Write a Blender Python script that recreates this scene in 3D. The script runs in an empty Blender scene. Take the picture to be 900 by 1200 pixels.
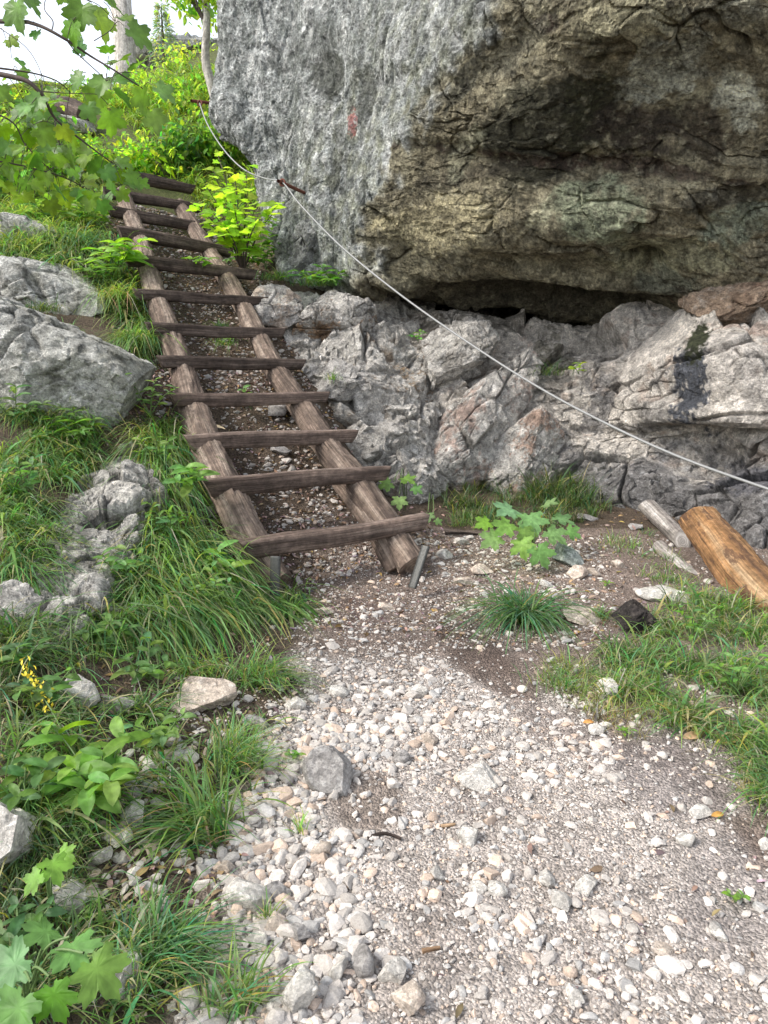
import bpy, bmesh, math, random
import numpy as np
from mathutils import Vector, Matrix

random.seed(5)
rng = np.random.default_rng(11)
R = math.radians
FPX, CAMH, PIT = 867.0, 1.5, R(13)
CS, SN = math.cos(PIT), math.sin(PIT)
scene = bpy.context.scene
np.seterr(over='ignore')
COL = scene.collection

# ------------------------------------------------------------------ helpers
def W(px, py, D):
    a = (np.asarray(px, float) - 450) / FPX
    b = (600 - np.asarray(py, float)) / FPX
    D = np.asarray(D, float)
    return np.stack(np.broadcast_arrays(a * D, D * (CS + b * SN), CAMH + D * (-SN + b * CS)), -1)

def proj(P):
    x, y, z = P[..., 0], P[..., 1], P[..., 2] - CAMH
    D = y * CS - z * SN
    D = np.where(D < 0.05, 0.05, D)
    b = (y * SN + z * CS) / D
    return 450 + FPX * x / D, 600 - FPX * b, D

def sm(x, a=0.0, b=1.0):
    t = np.clip((x - a) / (b - a), 0, 1)
    return t * t * (3 - 2 * t)

def _h(ix, iy, iz, s):
    h = (ix * 374761393 + iy * 668265263 + iz * 2147483647 + s * 974634777).astype(np.uint32)
    return _mix(h)
def _mix(h):
    h = (h ^ (h >> np.uint32(13))) * np.uint32(1274126177)
    h = (h ^ (h >> np.uint32(16))) * np.uint32(2246822519)
    return h ^ (h >> np.uint32(15))

GR = rng.normal(size=(64, 3)); GR /= np.linalg.norm(GR, axis=1)[:, None]

GRx, GRy, GRz = [np.ascontiguousarray(GR[:, k]).astype(np.float32) for k in range(3)]
def noise(P, s=0):
    P = np.asarray(P, float); fl = np.floor(P); i = fl.astype(np.int64); f = (P - fl).astype(np.float32)
    u = f * f * f * (f * (f * 6 - 15) + 10)
    hx = (i[..., 0] * 374761393 + s * 974634777).astype(np.uint32); hy = (i[..., 1] * 668265263).astype(np.uint32); hz = (i[..., 2] * 2147483647).astype(np.uint32)
    fx, fy, fz = f[..., 0], f[..., 1], f[..., 2]; ux, uy, uz = u[..., 0], u[..., 1], u[..., 2]
    out = 0
    for dx in (0, 1):
        hhx = hx + np.uint32(dx * 374761393 & 0xFFFFFFFF); wx = ux if dx else 1 - ux
        for dy in (0, 1):
            hhy = hhx + hy + np.uint32(dy * 668265263 & 0xFFFFFFFF); wy = wx * (uy if dy else 1 - uy)
            for dz in (0, 1):
                g = _mix(hhy + hz + np.uint32(dz * 2147483647 & 0xFFFFFFFF)) & np.uint32(63)
                out = out + (GRx[g] * (fx - dx) + GRy[g] * (fy - dy) + GRz[g] * (fz - dz)) * (wy * (uz if dz else 1 - uz))
    return out * 1.6

def fbm(P, o=4, s=0, ridged=False):
    a, t, n = 1.0, 0, 0
    for k in range(o):
        v = noise(P * (2.03 ** k) + k * 7.3, s + k)
        if ridged: v = 1 - 2 * np.abs(v)
        t = t + a * v; n += a; a *= .5
    return t / n

def facets(P, s=0):
    """tilted plane per Voronoi cell, and distance to the cell border"""
    P = np.asarray(P, float)
    i = np.floor(P).astype(np.int64)
    f1 = np.full(P.shape[:-1], 9.0); f2 = f1.copy(); val = np.zeros_like(f1)
    for dx in (-1, 0, 1):
        for dy in (-1, 0, 1):
            for dz in (-1, 0, 1):
                c = i + np.array([dx, dy, dz])
                h = _h(c[..., 0], c[..., 1], c[..., 2], s).astype(np.int64)
                q = c + np.stack([(h & 255) / 255., ((h >> 8) & 255) / 255., ((h >> 16) & 255) / 255.], -1)
                v = P - q; d = np.sqrt((v * v).sum(-1))
                g = GR[(h >> 5) & 63]
                pl = (v * g).sum(-1) * 1.15 + (((h >> 24) & 255) / 255. - .5) * .8
                new = d < f1
                f2 = np.where(new, f1, np.minimum(f2, d))
                val = np.where(new, pl, val)
                f1 = np.where(new, d, f1)
    return val, f2 - f1

def tag(o, label=None, cat=None, group=None, kind=None):
    if label: o['label'] = label
    if cat: o['category'] = cat
    if group: o['group'] = group
    if kind: o['kind'] = kind
    return o

def empty(name, loc, label, cat, group=None):
    o = bpy.data.objects.new(name, None); COL.objects.link(o)
    o.location = [float(v) for v in loc]; o.empty_display_size = .05
    return tag(o, label, cat, group)

def meshobj(name, V, Fc, mat, parent=None, cols=None, smooth=True, wc=None, origin=None, angle=None):
    V = np.asarray(V, float); Fc = np.asarray(Fc)
    if origin is None:
        if parent is not None: origin = np.array(parent.location)
        else: origin = np.array([V[:, 0].mean(), V[:, 1].mean(), V[:, 2].min()])
    me = bpy.data.meshes.new(name)
    n, k = Fc.shape
    me.vertices.add(len(V)); me.vertices.foreach_set('co', (V - origin).astype(np.float32).ravel())
    me.loops.add(n * k); me.loops.foreach_set('vertex_index', Fc.astype(np.int32).ravel())
    me.polygons.add(n); me.polygons.foreach_set('loop_start', np.arange(0, n * k, k, dtype=np.int32))
    me.polygons.foreach_set('use_smooth', np.full(n, smooth))
    me.update(calc_edges=True)
    if cols is not None:
        c = np.ones((len(V), 4), np.float32); c[:, :3] = np.clip(cols, 0, 1)
        at = me.color_attributes.new('Col', 'FLOAT_COLOR', 'POINT'); at.data.foreach_set('color', c.ravel())
    if wc is not None:
        at = me.attributes.new('wc', 'FLOAT_VECTOR', 'POINT'); at.data.foreach_set('vector', np.asarray(wc, np.float32).ravel())
    me.materials.append(mat)
    o = bpy.data.objects.new(name, me); COL.objects.link(o)
    if parent is not None: o.parent = parent
    else: o.location = [float(v) for v in origin]
    return o

class Acc:
    def __init__(s): s.v, s.f, s.c, s.n = [], [], [], 0
    def add(s, V, Fc, C):
        s.v.append(V.reshape(-1, 3)); s.f.append(Fc.reshape(-1, Fc.shape[-1]) + s.n); s.c.append(C.reshape(-1, 3)); s.n += len(s.v[-1])
    def build(s, name, mat, parent=None, smooth=True):
        return meshobj(name, np.concatenate(s.v), np.concatenate(s.f), mat, parent, np.concatenate(s.c), smooth)

def grid_faces(nr, nc):
    i = np.arange(nr * nc).reshape(nr, nc)
    return np.stack([i[:-1, :-1], i[:-1, 1:], i[1:, 1:], i[1:, :-1]], -1).reshape(-1, 4)

def catmull(C, t):
    n = len(C); k = np.clip(np.floor(t).astype(int), 0, n - 2); f = (t - k)
    f = f.reshape((-1,) + (1,) * (C.ndim - 1))
    p0, p1, p2, p3 = C[np.maximum(k - 1, 0)], C[k], C[k + 1], C[np.minimum(k + 2, n - 1)]
    return .5 * (2 * p1 + (p2 - p0) * f + (2 * p0 - 5 * p1 + 4 * p2 - p3) * f * f + (3 * p1 - p0 - 3 * p2 + p3) * f ** 3)

def net(C, tr, tc):
    C = np.asarray(C, float)
    A = catmull(C, tr)
    return np.swapaxes(catmull(np.swapaxes(A, 0, 1), tc), 0, 1)

def gridnormals(P):
    a = np.gradient(P, axis=0); b = np.gradient(P, axis=1)
    n = np.cross(b, a); l = np.linalg.norm(n, axis=-1, keepdims=True)
    return n / np.maximum(l, 1e-9)

# ------------------------------------------------------------------ materials
def mat_new(name):
    m = bpy.data.materials.new(name); m.use_nodes = True
    nt = m.node_tree; nt.nodes.clear()
    out = nt.nodes.new('ShaderNodeOutputMaterial')
    return m, nt, out

def nd(nt, t, **kw):
    n = nt.nodes.new(t)
    for k, v in kw.items():
        if k in n.inputs: n.inputs[k].default_value = v
        else: setattr(n, k, v)
    return n

def mulcol(nt, c, fac_out, lo, hi):
    mr = nd(nt, 'ShaderNodeMapRange'); mr.inputs['To Min'].default_value = lo; mr.inputs['To Max'].default_value = hi
    mr.inputs['From Min'].default_value = .3; mr.inputs['From Max'].default_value = .7
    nt.links.new(fac_out, mr.inputs['Value'])
    vm = nd(nt, 'ShaderNodeVectorMath', operation='SCALE')
    nt.links.new(c, vm.inputs[0]); nt.links.new(mr.outputs[0], vm.inputs['Scale'])
    return vm.outputs[0]

def rock_mat(name, s1=14, s2=70, bump=.6, dist=.02, rough=.9, lo=.6, hi=1.35, stretch=(1, 1, 1), vor=0, chip=0, chipd=.5):
    m, nt, out = mat_new(name); L = nt.links.new
    at = nd(nt, 'ShaderNodeAttribute', attribute_name='Col')
    geo = nd(nt, 'ShaderNodeNewGeometry'); mp = nd(nt, 'ShaderNodeMapping'); mp.inputs['Scale'].default_value = stretch
    L(geo.outputs['Position'], mp.inputs[0])
    n1 = nd(nt, 'ShaderNodeTexNoise', Scale=s1, Detail=9, Roughness=.72); L(mp.outputs[0], n1.inputs['Vector'])
    n2 = nd(nt, 'ShaderNodeTexNoise', Scale=s2, Detail=6, Roughness=.78); L(mp.outputs[0], n2.inputs['Vector'])
    c = mulcol(nt, at.outputs['Color'], n1.outputs[0], lo, hi)
    c = mulcol(nt, c, n2.outputs[0], lo, hi)
    add = nd(nt, 'ShaderNodeMath', operation='MULTIPLY_ADD'); L(n1.outputs[0], add.inputs[0]); add.inputs[1].default_value = 1.6; L(n2.outputs[0], add.inputs[2])
    h = add.outputs[0]
    if vor:
        v = nd(nt, 'ShaderNodeTexVoronoi', Scale=vor); L(mp.outputs[0], v.inputs['Vector'])
        c = mulcol(nt, c, v.outputs['Color'], .7, 1.3)
        a2 = nd(nt, 'ShaderNodeMath', operation='MULTIPLY_ADD'); L(v.outputs['Distance'], a2.inputs[0]); a2.inputs[1].default_value = -1.3; L(h, a2.inputs[2]); h = a2.outputs[0]
    if chip:   # small broken facets: warped cells, each at its own height
        wn = nd(nt, 'ShaderNodeTexNoise', Scale=chip * .7, Detail=4, Roughness=.6); L(mp.outputs[0], wn.inputs['Vector'])
        wm = nd(nt, 'ShaderNodeVectorMath', operation='SCALE'); wm.inputs['Scale'].default_value = 1.6 / chip; L(wn.outputs['Color'], wm.inputs[0])
        wa = nd(nt, 'ShaderNodeVectorMath', operation='ADD'); L(mp.outputs[0], wa.inputs[0]); L(wm.outputs[0], wa.inputs[1])
        for sc, amt in ((chip, 1.0), (chip * 2.7, .45)):
            v = nd(nt, 'ShaderNodeTexVoronoi', Scale=sc); L(wa.outputs[0], v.inputs['Vector'])
            sp = nd(nt, 'ShaderNodeVectorMath', operation='DOT_PRODUCT'); L(v.outputs['Color'], sp.inputs[0])
            df = nd(nt, 'ShaderNodeVectorMath', operation='SUBTRACT'); L(wa.outputs[0], df.inputs[0]); L(v.outputs['Position'], df.inputs[1])
            sc2 = nd(nt, 'ShaderNodeVectorMath', operation='SCALE'); sc2.inputs['Scale'].default_value = sc; L(df.outputs[0], sc2.inputs[0]); L(sc2.outputs[0], sp.inputs[1])
            a3 = nd(nt, 'ShaderNodeMath', operation='MULTIPLY_ADD'); L(sp.outputs['Value'], a3.inputs[0]); a3.inputs[1].default_value = amt * chipd; L(h, a3.inputs[2]); h = a3.outputs[0]
            c = mulcol(nt, c, v.outputs['Color'], .86, 1.14)
    bp = nd(nt, 'ShaderNodeBump', Strength=bump, Distance=dist); L(h, bp.inputs['Height'])
    p = nd(nt, 'ShaderNodeBsdfPrincipled', Roughness=rough); p.inputs['Specular IOR Level'].default_value = .25
    L(c, p.inputs['Base Color']); L(bp.outputs[0], p.inputs['Normal']); L(p.outputs[0], out.inputs[0])
    return m

def leaf_mat(name, trans=.45, tcol=(1.25, 1.25, .5), rough=.5, var=(.75, 1.3)):
    m, nt, out = mat_new(name); L = nt.links.new
    at = nd(nt, 'ShaderNodeAttribute', attribute_name='Col')
    geo = nd(nt, 'ShaderNodeNewGeometry')
    n1 = nd(nt, 'ShaderNodeTexNoise', Scale=35, Detail=3); L(geo.outputs['Position'], n1.inputs['Vector'])
    c = mulcol(nt, at.outputs['Color'], n1.outputs[0], *var)
    p = nd(nt, 'ShaderNodeBsdfPrincipled', Roughness=rough); p.inputs['Specular IOR Level'].default_value = .35
    L(c, p.inputs['Base Color'])
    t = nd(nt, 'ShaderNodeBsdfTranslucent')
    vm = nd(nt, 'ShaderNodeVectorMath', operation='MULTIPLY'); L(c, vm.inputs[0]); vm.inputs[1].default_value = [v * 1.6 for v in tcol]
    L(vm.outputs[0], t.inputs[0])
    mx = nd(nt, 'ShaderNodeMixShader'); mx.inputs[0].default_value = trans
    L(p.outputs[0], mx.inputs[1]); L(t.outputs[0], mx.inputs[2]); L(mx.outputs[0], out.inputs[0])
    return m

def wood_mat(name, base, dark, light, rough=.85, bump=.5, crack=1.0, us=1.0, patch=0, pcol=(.05, .035, .028)):
    m, nt, out = mat_new(name); L = nt.links.new
    at = nd(nt, 'ShaderNodeAttribute', attribute_name='wc')
    mp = nd(nt, 'ShaderNodeMapping'); mp.inputs['Scale'].default_value = (1.5 * us, 16, 16); L(at.outputs['Vector'], mp.inputs[0])
    mp2 = nd(nt, 'ShaderNodeMapping'); mp2.inputs['Scale'].default_value = (4 * us, 95, 95); L(at.outputs['Vector'], mp2.inputs[0])
    n1 = nd(nt, 'ShaderNodeTexNoise', Scale=1.0, Detail=6, Roughness=.65); L(mp.outputs[0], n1.inputs['Vector'])
    n2 = nd(nt, 'ShaderNodeTexNoise', Scale=1.0, Detail=5, Roughness=.7); L(mp2.outputs[0], n2.inputs['Vector'])
    n3 = nd(nt, 'ShaderNodeTexNoise', Scale=7.0, Detail=4, Roughness=.6); L(at.outputs['Vector'], n3.inputs['Vector'])
    cr = nd(nt, 'ShaderNodeValToRGB'); L(n1.outputs[0], cr.inputs[0])
    e = cr.color_ramp.elements; e[0].position = .32; e[0].color = (*dark, 1); e[1].position = .7; e[1].color = (*light, 1)
    k = cr.color_ramp.elements.new(.5); k.color = (*base, 1)
    c = mulcol(nt, cr.outputs[0], n2.outputs[0], .45, 1.45)
    c = mulcol(nt, c, n3.outputs[0], .7, 1.25)
    n4 = nd(nt, 'ShaderNodeTexNoise', Scale=26.0, Detail=6, Roughness=.7); L(at.outputs['Vector'], n4.inputs['Vector'])
    c = mulcol(nt, c, n4.outputs[0], .55, 1.4)
    if patch:
        mp5 = nd(nt, 'ShaderNodeMapping'); mp5.inputs['Scale'].default_value = (5, 13, 13); L(at.outputs['Vector'], mp5.inputs[0])
        n5 = nd(nt, 'ShaderNodeTexNoise', Scale=1.0, Detail=7, Roughness=.65); L(mp5.outputs[0], n5.inputs['Vector'])
        mr = nd(nt, 'ShaderNodeMapRange'); mr.inputs['From Min'].default_value = .54; mr.inputs['From Max'].default_value = .60; mr.inputs['To Max'].default_value = patch; L(n5.outputs[0], mr.inputs[0])
        mxn = nd(nt, 'ShaderNodeMix', data_type='RGBA'); L(mr.outputs[0], mxn.inputs[0]); L(c, mxn.inputs[6]); mxn.inputs[7].default_value = (*pcol, 1); c = mxn.outputs[2]
    add = nd(nt, 'ShaderNodeMath', operation='MULTIPLY_ADD'); L(n2.outputs[0], add.inputs[0]); add.inputs[1].default_value = 1.2 * crack; L(n1.outputs[0], add.inputs[2])
    bp = nd(nt, 'ShaderNodeBump', Strength=bump, Distance=.02); L(add.outputs[0], bp.inputs['Height'])
    p = nd(nt, 'ShaderNodeBsdfPrincipled', Roughness=rough); p.inputs['Specular IOR Level'].default_value = .25
    L(c, p.inputs['Base Color']); L(bp.outputs[0], p.inputs['Normal']); L(p.outputs[0], out.inputs[0])
    return m

def plain_mat(name, col, rough=.6, metal=0.0, var=.3, sc=60):
    m, nt, out = mat_new(name); L = nt.links.new
    geo = nd(nt, 'ShaderNodeNewGeometry')
    n1 = nd(nt, 'ShaderNodeTexNoise', Scale=sc, Detail=5, Roughness=.7); L(geo.outputs['Position'], n1.inputs['Vector'])
    rgb = nd(nt, 'ShaderNodeRGB'); rgb.outputs[0].default_value = (*col, 1)
    c = mulcol(nt, rgb.outputs[0], n1.outputs[0], 1 - var, 1 + var)
    bp = nd(nt, 'ShaderNodeBump', Strength=.4, Distance=.004); L(n1.outputs[0], bp.inputs['Height'])
    p = nd(nt, 'ShaderNodeBsdfPrincipled', Roughness=rough, Metallic=metal)
    L(c, p.inputs['Base Color']); L(bp.outputs[0], p.inputs['Normal']); L(p.outputs[0], out.inputs[0])
    return m

M = dict(
    cliff=rock_mat('cliff_rock', 10, 48, 1.0, .045, lo=.3, hi=1.75, chip=14, chipd=.35),
    wall=rock_mat('broken_wall_rock', 10, 60, 1.0, .04, lo=.45, hi=1.55, chip=9, chipd=1.1),
    rock=rock_mat('limestone', 14, 80, 1.0, .03, lo=.42, hi=1.6, chip=11, chipd=.7),
    stone=rock_mat('loose_stone', 26, 120, .9, .01, lo=.62, hi=1.3, chip=32, chipd=.5),
    pebble=rock_mat('pebbles', 60, 240, .4, .003, lo=.8, hi=1.2),
    ground=rock_mat('soil_and_grit', 12, 75, .9, .012, lo=.7, hi=1.3, vor=120),
    leaf=leaf_mat('green_leaf'),
    shadeleaf=leaf_mat('maple_leaf', .36, (1.1, 1.25, .45), .45),
    sunleaf=leaf_mat('bright_leaf', .6, (1.1, 1.2, .5)),
    grass=leaf_mat('grass_blade', .4, (1.2, 1.25, .5), .55),
    litter=leaf_mat('dead_leaf', .15, (1, .8, .5), .8),
    rail=wood_mat('weathered_log', (.215, .16, .125), (.08, .057, .045), (.41, .33, .265), crack=1.5, us=.6, bump=.8, patch=.6, pcol=(.085, .062, .052)),
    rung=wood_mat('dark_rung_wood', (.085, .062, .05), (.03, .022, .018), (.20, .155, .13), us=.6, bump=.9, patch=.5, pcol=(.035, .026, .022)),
    orange=wood_mat('orange_wood', (.33, .175, .075), (.13, .075, .045), (.42, .29, .17), us=.4, bump=.9, patch=.85, pcol=(.10, .055, .035)),
    chip=wood_mat('pale_wood_chip', (.36, .24, .14), (.2, .12, .07), (.5, .36, .24)),
    palerung=wood_mat('pale_rung_wood', (.19, .138, .112), (.08, .056, .045), (.36, .285, .235), us=.6, bump=.9, patch=.5, pcol=(.07, .05, .042)),
    greywood=wood_mat('grey_wood', (.30, .27, .24), (.13, .11, .10), (.48, .45, .42)),
    bark=wood_mat('pale_bark', (.48, .44, .39), (.3, .27, .24), (.62, .58, .54)),
    twig=plain_mat('twig_bark', (.07, .05, .04), .8),
    stem=plain_mat('green_stem', (.10, .16, .05), .6),
    cable=plain_mat('steel_cable', (.24, .24, .235), .6, .3, .25, 300),
    rust=plain_mat('rusty_iron', (.16, .055, .035), .8, .2, .5, 150),
    iron=plain_mat('grey_iron', (.085, .085, .08), .55, .6, .3, 80),
    petal=plain_mat('yellow_petal', (.75, .6, .05), .6),
)

# ------------------------------------------------------------------ terrain
ctrl = []
def gp(px, py, D): ctrl.append(W(px, py, D))
def gz(px, py, z):
    b = (600 - py) / FPX; zc = -SN + b * CS
    ctrl.append(W(px, py, (z - CAMH) / zc))
for (px, py, z) in [(450, 1190, 0), (900, 1190, 0.0), (650, 1000, 0), (900, 1000, .02), (500, 850, 0), (700, 850, .02), (900, 850, .05), (450, 720, .02),
                    (600, 720, .05), (750, 720, .08), (900, 760, .06), (560, 650, .09), (680, 640, .12), (800, 660, .12), (640, 590, .17), (520, 585, .2), (760, 610, .13), (900, 665, .05),
                    (370, 740, .04), (345, 830, .04), (300, 1000, .02), (270, 1180, .02), (200, 850, .12), (200, 1000, .06), (120, 1100, .08), (100, 930, .17), (0, 1050, .15), (0, 1190, .12),
                    (0, 880, .27), (100, 800, .25), (200, 760, .16), (280, 720, .10), (150, 1190, .05)]:
    gz(px, py, z)
for q in [(0, 720, 3.1), (100, 700, 3.6), (200, 680, 3.95), (0, 620, 3.7), (100, 600, 4.3), (180, 610, 4.45), (0, 540, 4.4), (100, 530, 4.9), (170, 520, 5.05), (240, 640, 4.35),
          (-150, 540, 4.2), (-250, 700, 3.2), (-200, 400, 5.6),
          (170, 440, 5.6), (100, 380, 6.2), (0, 420, 5.9), (0, 320, 6.6), (100, 290, 7.0), (0, 250, 7.6), (90, 240, 8.1),
          (0, 170, 10.), (110, 160, 10.3), (200, 160, 10.2), (0, 120, 12.3), (120, 112, 12.8), (200, 90, 13.0), (260, 60, 13.5), (-150, 150, 12), (-250, 250, 8.5),
          (250, 250, 8.6), (265, 200, 9.6)]:
    gp(*q)
# under the ladder: follows its slope
RUNGS = [((285, 645), (497, 612)), ((242, 573), (453, 555)), ((220, 520), (415, 512)), ((202, 469), (383, 466)), ((187, 425), (355, 428)), ((173, 385), (332, 391)),
         ((158, 346), (312, 354)), ((147, 305), (298, 323)), ((140, 273), (272, 297)), ((128, 248), (240, 268)), ((122, 226), (236, 245)), ((150, 207), (226, 223))]
RD = [4.6, 4.9, 5.22, 5.55, 5.9, 6.25, 6.6, 6.98, 7.36, 7.76, 8.16, 8.55]
rungpts = []
for (l, r), D in zip(RUNGS, RD):
    a, b = W(*l, D - .24), W(*r, D + .26)
    rungpts.append((a, b))
for k in (0, 1, 3, 5, 7, 9, 11):
    a, b = rungpts[k]
    dz = .30 if k else .27
    for t in (.05, .5, .95):
        p = a * (1 - t) + b * t; ctrl.append(p - [0, 0, dz])
# right of the ladder, rising to the ledge under the grey face
for p in [W(420, 580, 5.9), W(400, 500, 6.3), (-.55, 7.0, 1.25), W(330, 330, 7.4), W(400, 340, 7.7), W(310, 300, 7.8),
          (.3, 7.4, .75), (.5, 8.3, 1.0), (1.5, 7.2, .3), (3, 7, .2), (1.5, 9, .6), (3.5, 9, .4), (0, 10, 1.8), (0, 13, 4.5), (5, 5, .1), (5, 13, 2), (-1.2, 9.5, 3.3), (-1.5, 12, 4.6),
          (-6, 4, 1.6), (-6, 2, .8), (-3, 0, .3), (3, 0, 0), (0, -2, -.1), (-4, -3, .1), (4, -3, -.1), (-7, 10, 4.0), (-6, 16, 5.8), (0, 18, 7.5), (4, 18, 5)]:
    ctrl.append(np.array(p, float))
ctrl.append(W(60, 98, 15.)); ctrl.append(W(200, 70, 15.5)); ctrl.append(np.array([-6, 20, 6.2])); ctrl.append(np.array([-2, 21, 7.2])); ctrl.append(np.array([-14, 14, 5])); ctrl.append(np.array([14, 8, 1]))
CT = np.array(ctrl)
def tps(r2): return .5 * r2 * np.log(r2 + 1e-9)
n = len(CT); d2 = ((CT[:, None, :2] - CT[None, :, :2]) ** 2).sum(-1)
A = np.zeros((n + 3, n + 3)); A[:n, :n] = tps(d2) + np.eye(n) * .02
A[:n, n] = 1; A[:n, n + 1:] = CT[:, :2]; A[n, :n] = 1; A[n + 1:, :n] = CT[:, :2].T
sol = np.linalg.solve(A, np.concatenate([CT[:, 2], np.zeros(3)]))
GX = np.linspace(-16, 16, 361); GY = np.linspace(-5, 26, 361)
gx, gy = np.meshgrid(GX, GY, indexing='ij')
GZ = np.full(gx.shape, sol[n]) + sol[n + 1] * gx + sol[n + 2] * gy
for i in range(n):
    GZ += sol[i] * tps((gx - CT[i, 0]) ** 2 + (gy - CT[i, 1]) ** 2)
GZ = np.clip(GZ, -1, 9)
def G0(x, y):
    fx = np.clip((x - GX[0]) / (GX[1] - GX[0]), 0, 359.999); fy = np.clip((y - GY[0]) / (GY[1] - GY[0]), 0, 359.999)
    i = fx.astype(int); j = fy.astype(int); u = fx - i; v = fy - j
    return GZ[i, j] * (1 - u) * (1 - v) + GZ[i + 1, j] * u * (1 - v) + GZ[i, j + 1] * (1 - u) * v + GZ[i + 1, j + 1] * u * v
def G(x, y):
    x = np.asarray(x, float); y = np.asarray(y, float)
    P = np.stack([x, y, 0 * x], -1)
    rough = .35 + .65 * sm(-x + .2 * (y - 1), .2, 1.6)
    return G0(x, y) + rough * .05 * fbm(P * 1.7, 3, 3) + .012 * fbm(P * 9, 3, 5)
def hit(px, py, lo=.7, hi=24.0):
    px = np.atleast_1d(np.asarray(px, float)); py = np.atleast_1d(np.asarray(py, float))
    Ds = lo * (hi / lo) ** np.linspace(0, 1, 260)
    P = W(px[:, None], py[:, None], Ds[None])
    below = P[..., 2] < G(P[..., 0], P[..., 1])
    k = np.where(below.any(1), below.argmax(1), 259)
    D = Ds[k]
    P = W(px, py, D); P[:, 2] = G(P[:, 0], P[:, 1])
    return P
def hit1(px, py): return hit(px, py)[0]

ys = np.concatenate([np.linspace(-5, .75, 24), .8 * (26 / .8) ** (np.linspace(0, 1, 600))])
t = np.linspace(-1, 1, 480)
tt = .3 * t + .7 * t ** 3
hw = 5 + 1.0 * np.maximum(ys, 0)
X = np.clip(hw[:, None] * tt[None], -16, 16); Y = np.repeat(ys[:, None], len(t), 1)
Z = G(X, Y)
P = np.stack([X, Y, Z], -1)
fz, _ = facets(np.stack([X, Y, 0 * X], -1) * 26, 4)
near = sm(7 - Y, 0, 4)
P[..., 2] += near * (.006 * fz + .006 * fbm(np.stack([X, Y, 0 * X], -1) * 40, 2, 8))
px, py, D = proj(P)
nz = fbm(P * 3, 4, 20); nz2 = fbm(P * 11, 3, 21); nz3 = fbm(P * [1.3, 1.3, 1.3], 2, 22)
def lerpc(c, m, col): return c * (1 - m[..., None]) + np.array(col) * m[..., None]
PYK = [680, 760, 850, 950, 1050, 1200]
def xL(py): return np.interp(py, PYK, [350, 352, 322, 285, 255, 215])
def xR(py): return np.interp(py, PYK, [560, 610, 700, 840, 960, 1250])
c = np.zeros(P.shape) + np.array([.105, .078, .056])                       # humus soil
pathm = sm(px - xL(py) + nz * 60, -20, 30) * sm(xR(py) - px + nz * 70, -30, 40) * sm(py + nz * 60, 715, 830) * (Y < 6)
c = lerpc(c, pathm, [.43, .378, .338])
apron = sm(px, 330, 420) * (Y < 5.4) * sm(py, 560, 640)
c = lerpc(c, apron * (1 - pathm) * .75, [.25, .195, .165])
def blob(px, py, x, y, sx, sy, n=0, ang=0):
    dx, dy = px - x, py - y; ca, sa = math.cos(R(ang)), math.sin(R(ang))
    u = (dx * ca + dy * sa) / sx; v = (-dx * sa + dy * ca) / sy
    return sm(1.0 - (u * u + v * v) + n, 0, .6)
for (x, y, sx, sy, a, k, colr) in [(570, 775, 85, 28, 35, .8, [.14, .10, .08]), (430, 935, 55, 45, 20, .7, [.2, .155, .125]), (640, 850, 70, 25, 30, .45, [.2, .15, .13]),
                             (520, 1090, 50, 60, 0, .45, [.24, .2, .175]), (800, 900, 120, 60, 20, .7, [.27, .235, .22]), (860, 1050, 70, 90, 0, .5, [.26, .23, .22]), (400, 720, 60, 22, 0, .7, [.15, .105, .09]),
                             (560, 940, 60, 30, 20, .4, [.24, .2, .18])]:
    c = lerpc(c, blob(px, py, x, y, sx, sy, nz * .9, a) * k * (Y < 6), colr)
far = sm(Y, 7.5, 9.5)
c = lerpc(c, far * .8, [.10, .12, .04])
c = c * (1 + .35 * nz2[..., None]) * (1 + .2 * nz3[..., None])
ground = meshobj('ground', P.reshape(-1, 3), grid_faces(*X.shape)[:, ::-1], M['ground'], cols=c.reshape(-1, 3), origin=np.zeros(3))
tag(ground, 'gravel path and brown soil slope rising towards the wooden ladder', 'ground', kind='structure')

# ------------------------------------------------------------------ cliff
def rockdisp(P, N, k=1.0, sd=0, stretch=(1, 1, 1), fine=1.0, block=1.0, crack=1.0, tilt=25, warp=.2):
    ct_, st_ = math.cos(R(tilt)), math.sin(R(tilt))
    q = np.stack([P[..., 0] * ct_ + P[..., 2] * st_, P[..., 1], -P[..., 0] * st_ + P[..., 2] * ct_], -1) * np.array(stretch)
    q = q + warp * np.stack([fbm(q * 1.9, 3, 31 + sd), fbm(q * 1.9, 3, 41 + sd), fbm(q * 1.9, 3, 51 + sd)], -1)
    f1, b1 = facets(q * 1.6, 61 + sd); f2, b2 = facets(q * [4.2, 4.2, 6.5], 62 + sd); f3, b3 = facets(q * 13, 63 + sd)
    mk = sm(fbm(q * 1.3 + 9, 3, 68 + sd), .0, .3); mk2 = sm(fbm(q * 1.1 + 5, 2, 69 + sd), -.1, .25)
    d = .10 * fbm(P * 1.1, 3, 64 + sd) + block * (.11 * f1 * mk2 + .05 * f2 * (.25 + .75 * mk) + .014 * f3)
    d = d + .045 * fbm(q * [3, 3, 6.5], 4, 65 + sd, True) * fine + .014 * fbm(P * 22, 4, 66 + sd, True) * fine
    c1 = (1 - sm(b1, 0, .06)) * mk2 * crack; c2 = (1 - sm(b2, 0, .10)) * mk * crack
    d = d - .11 * c1 - .045 * c2
    return P + N * (k * d)[..., None], 1 - c1, 1 - c2

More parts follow.
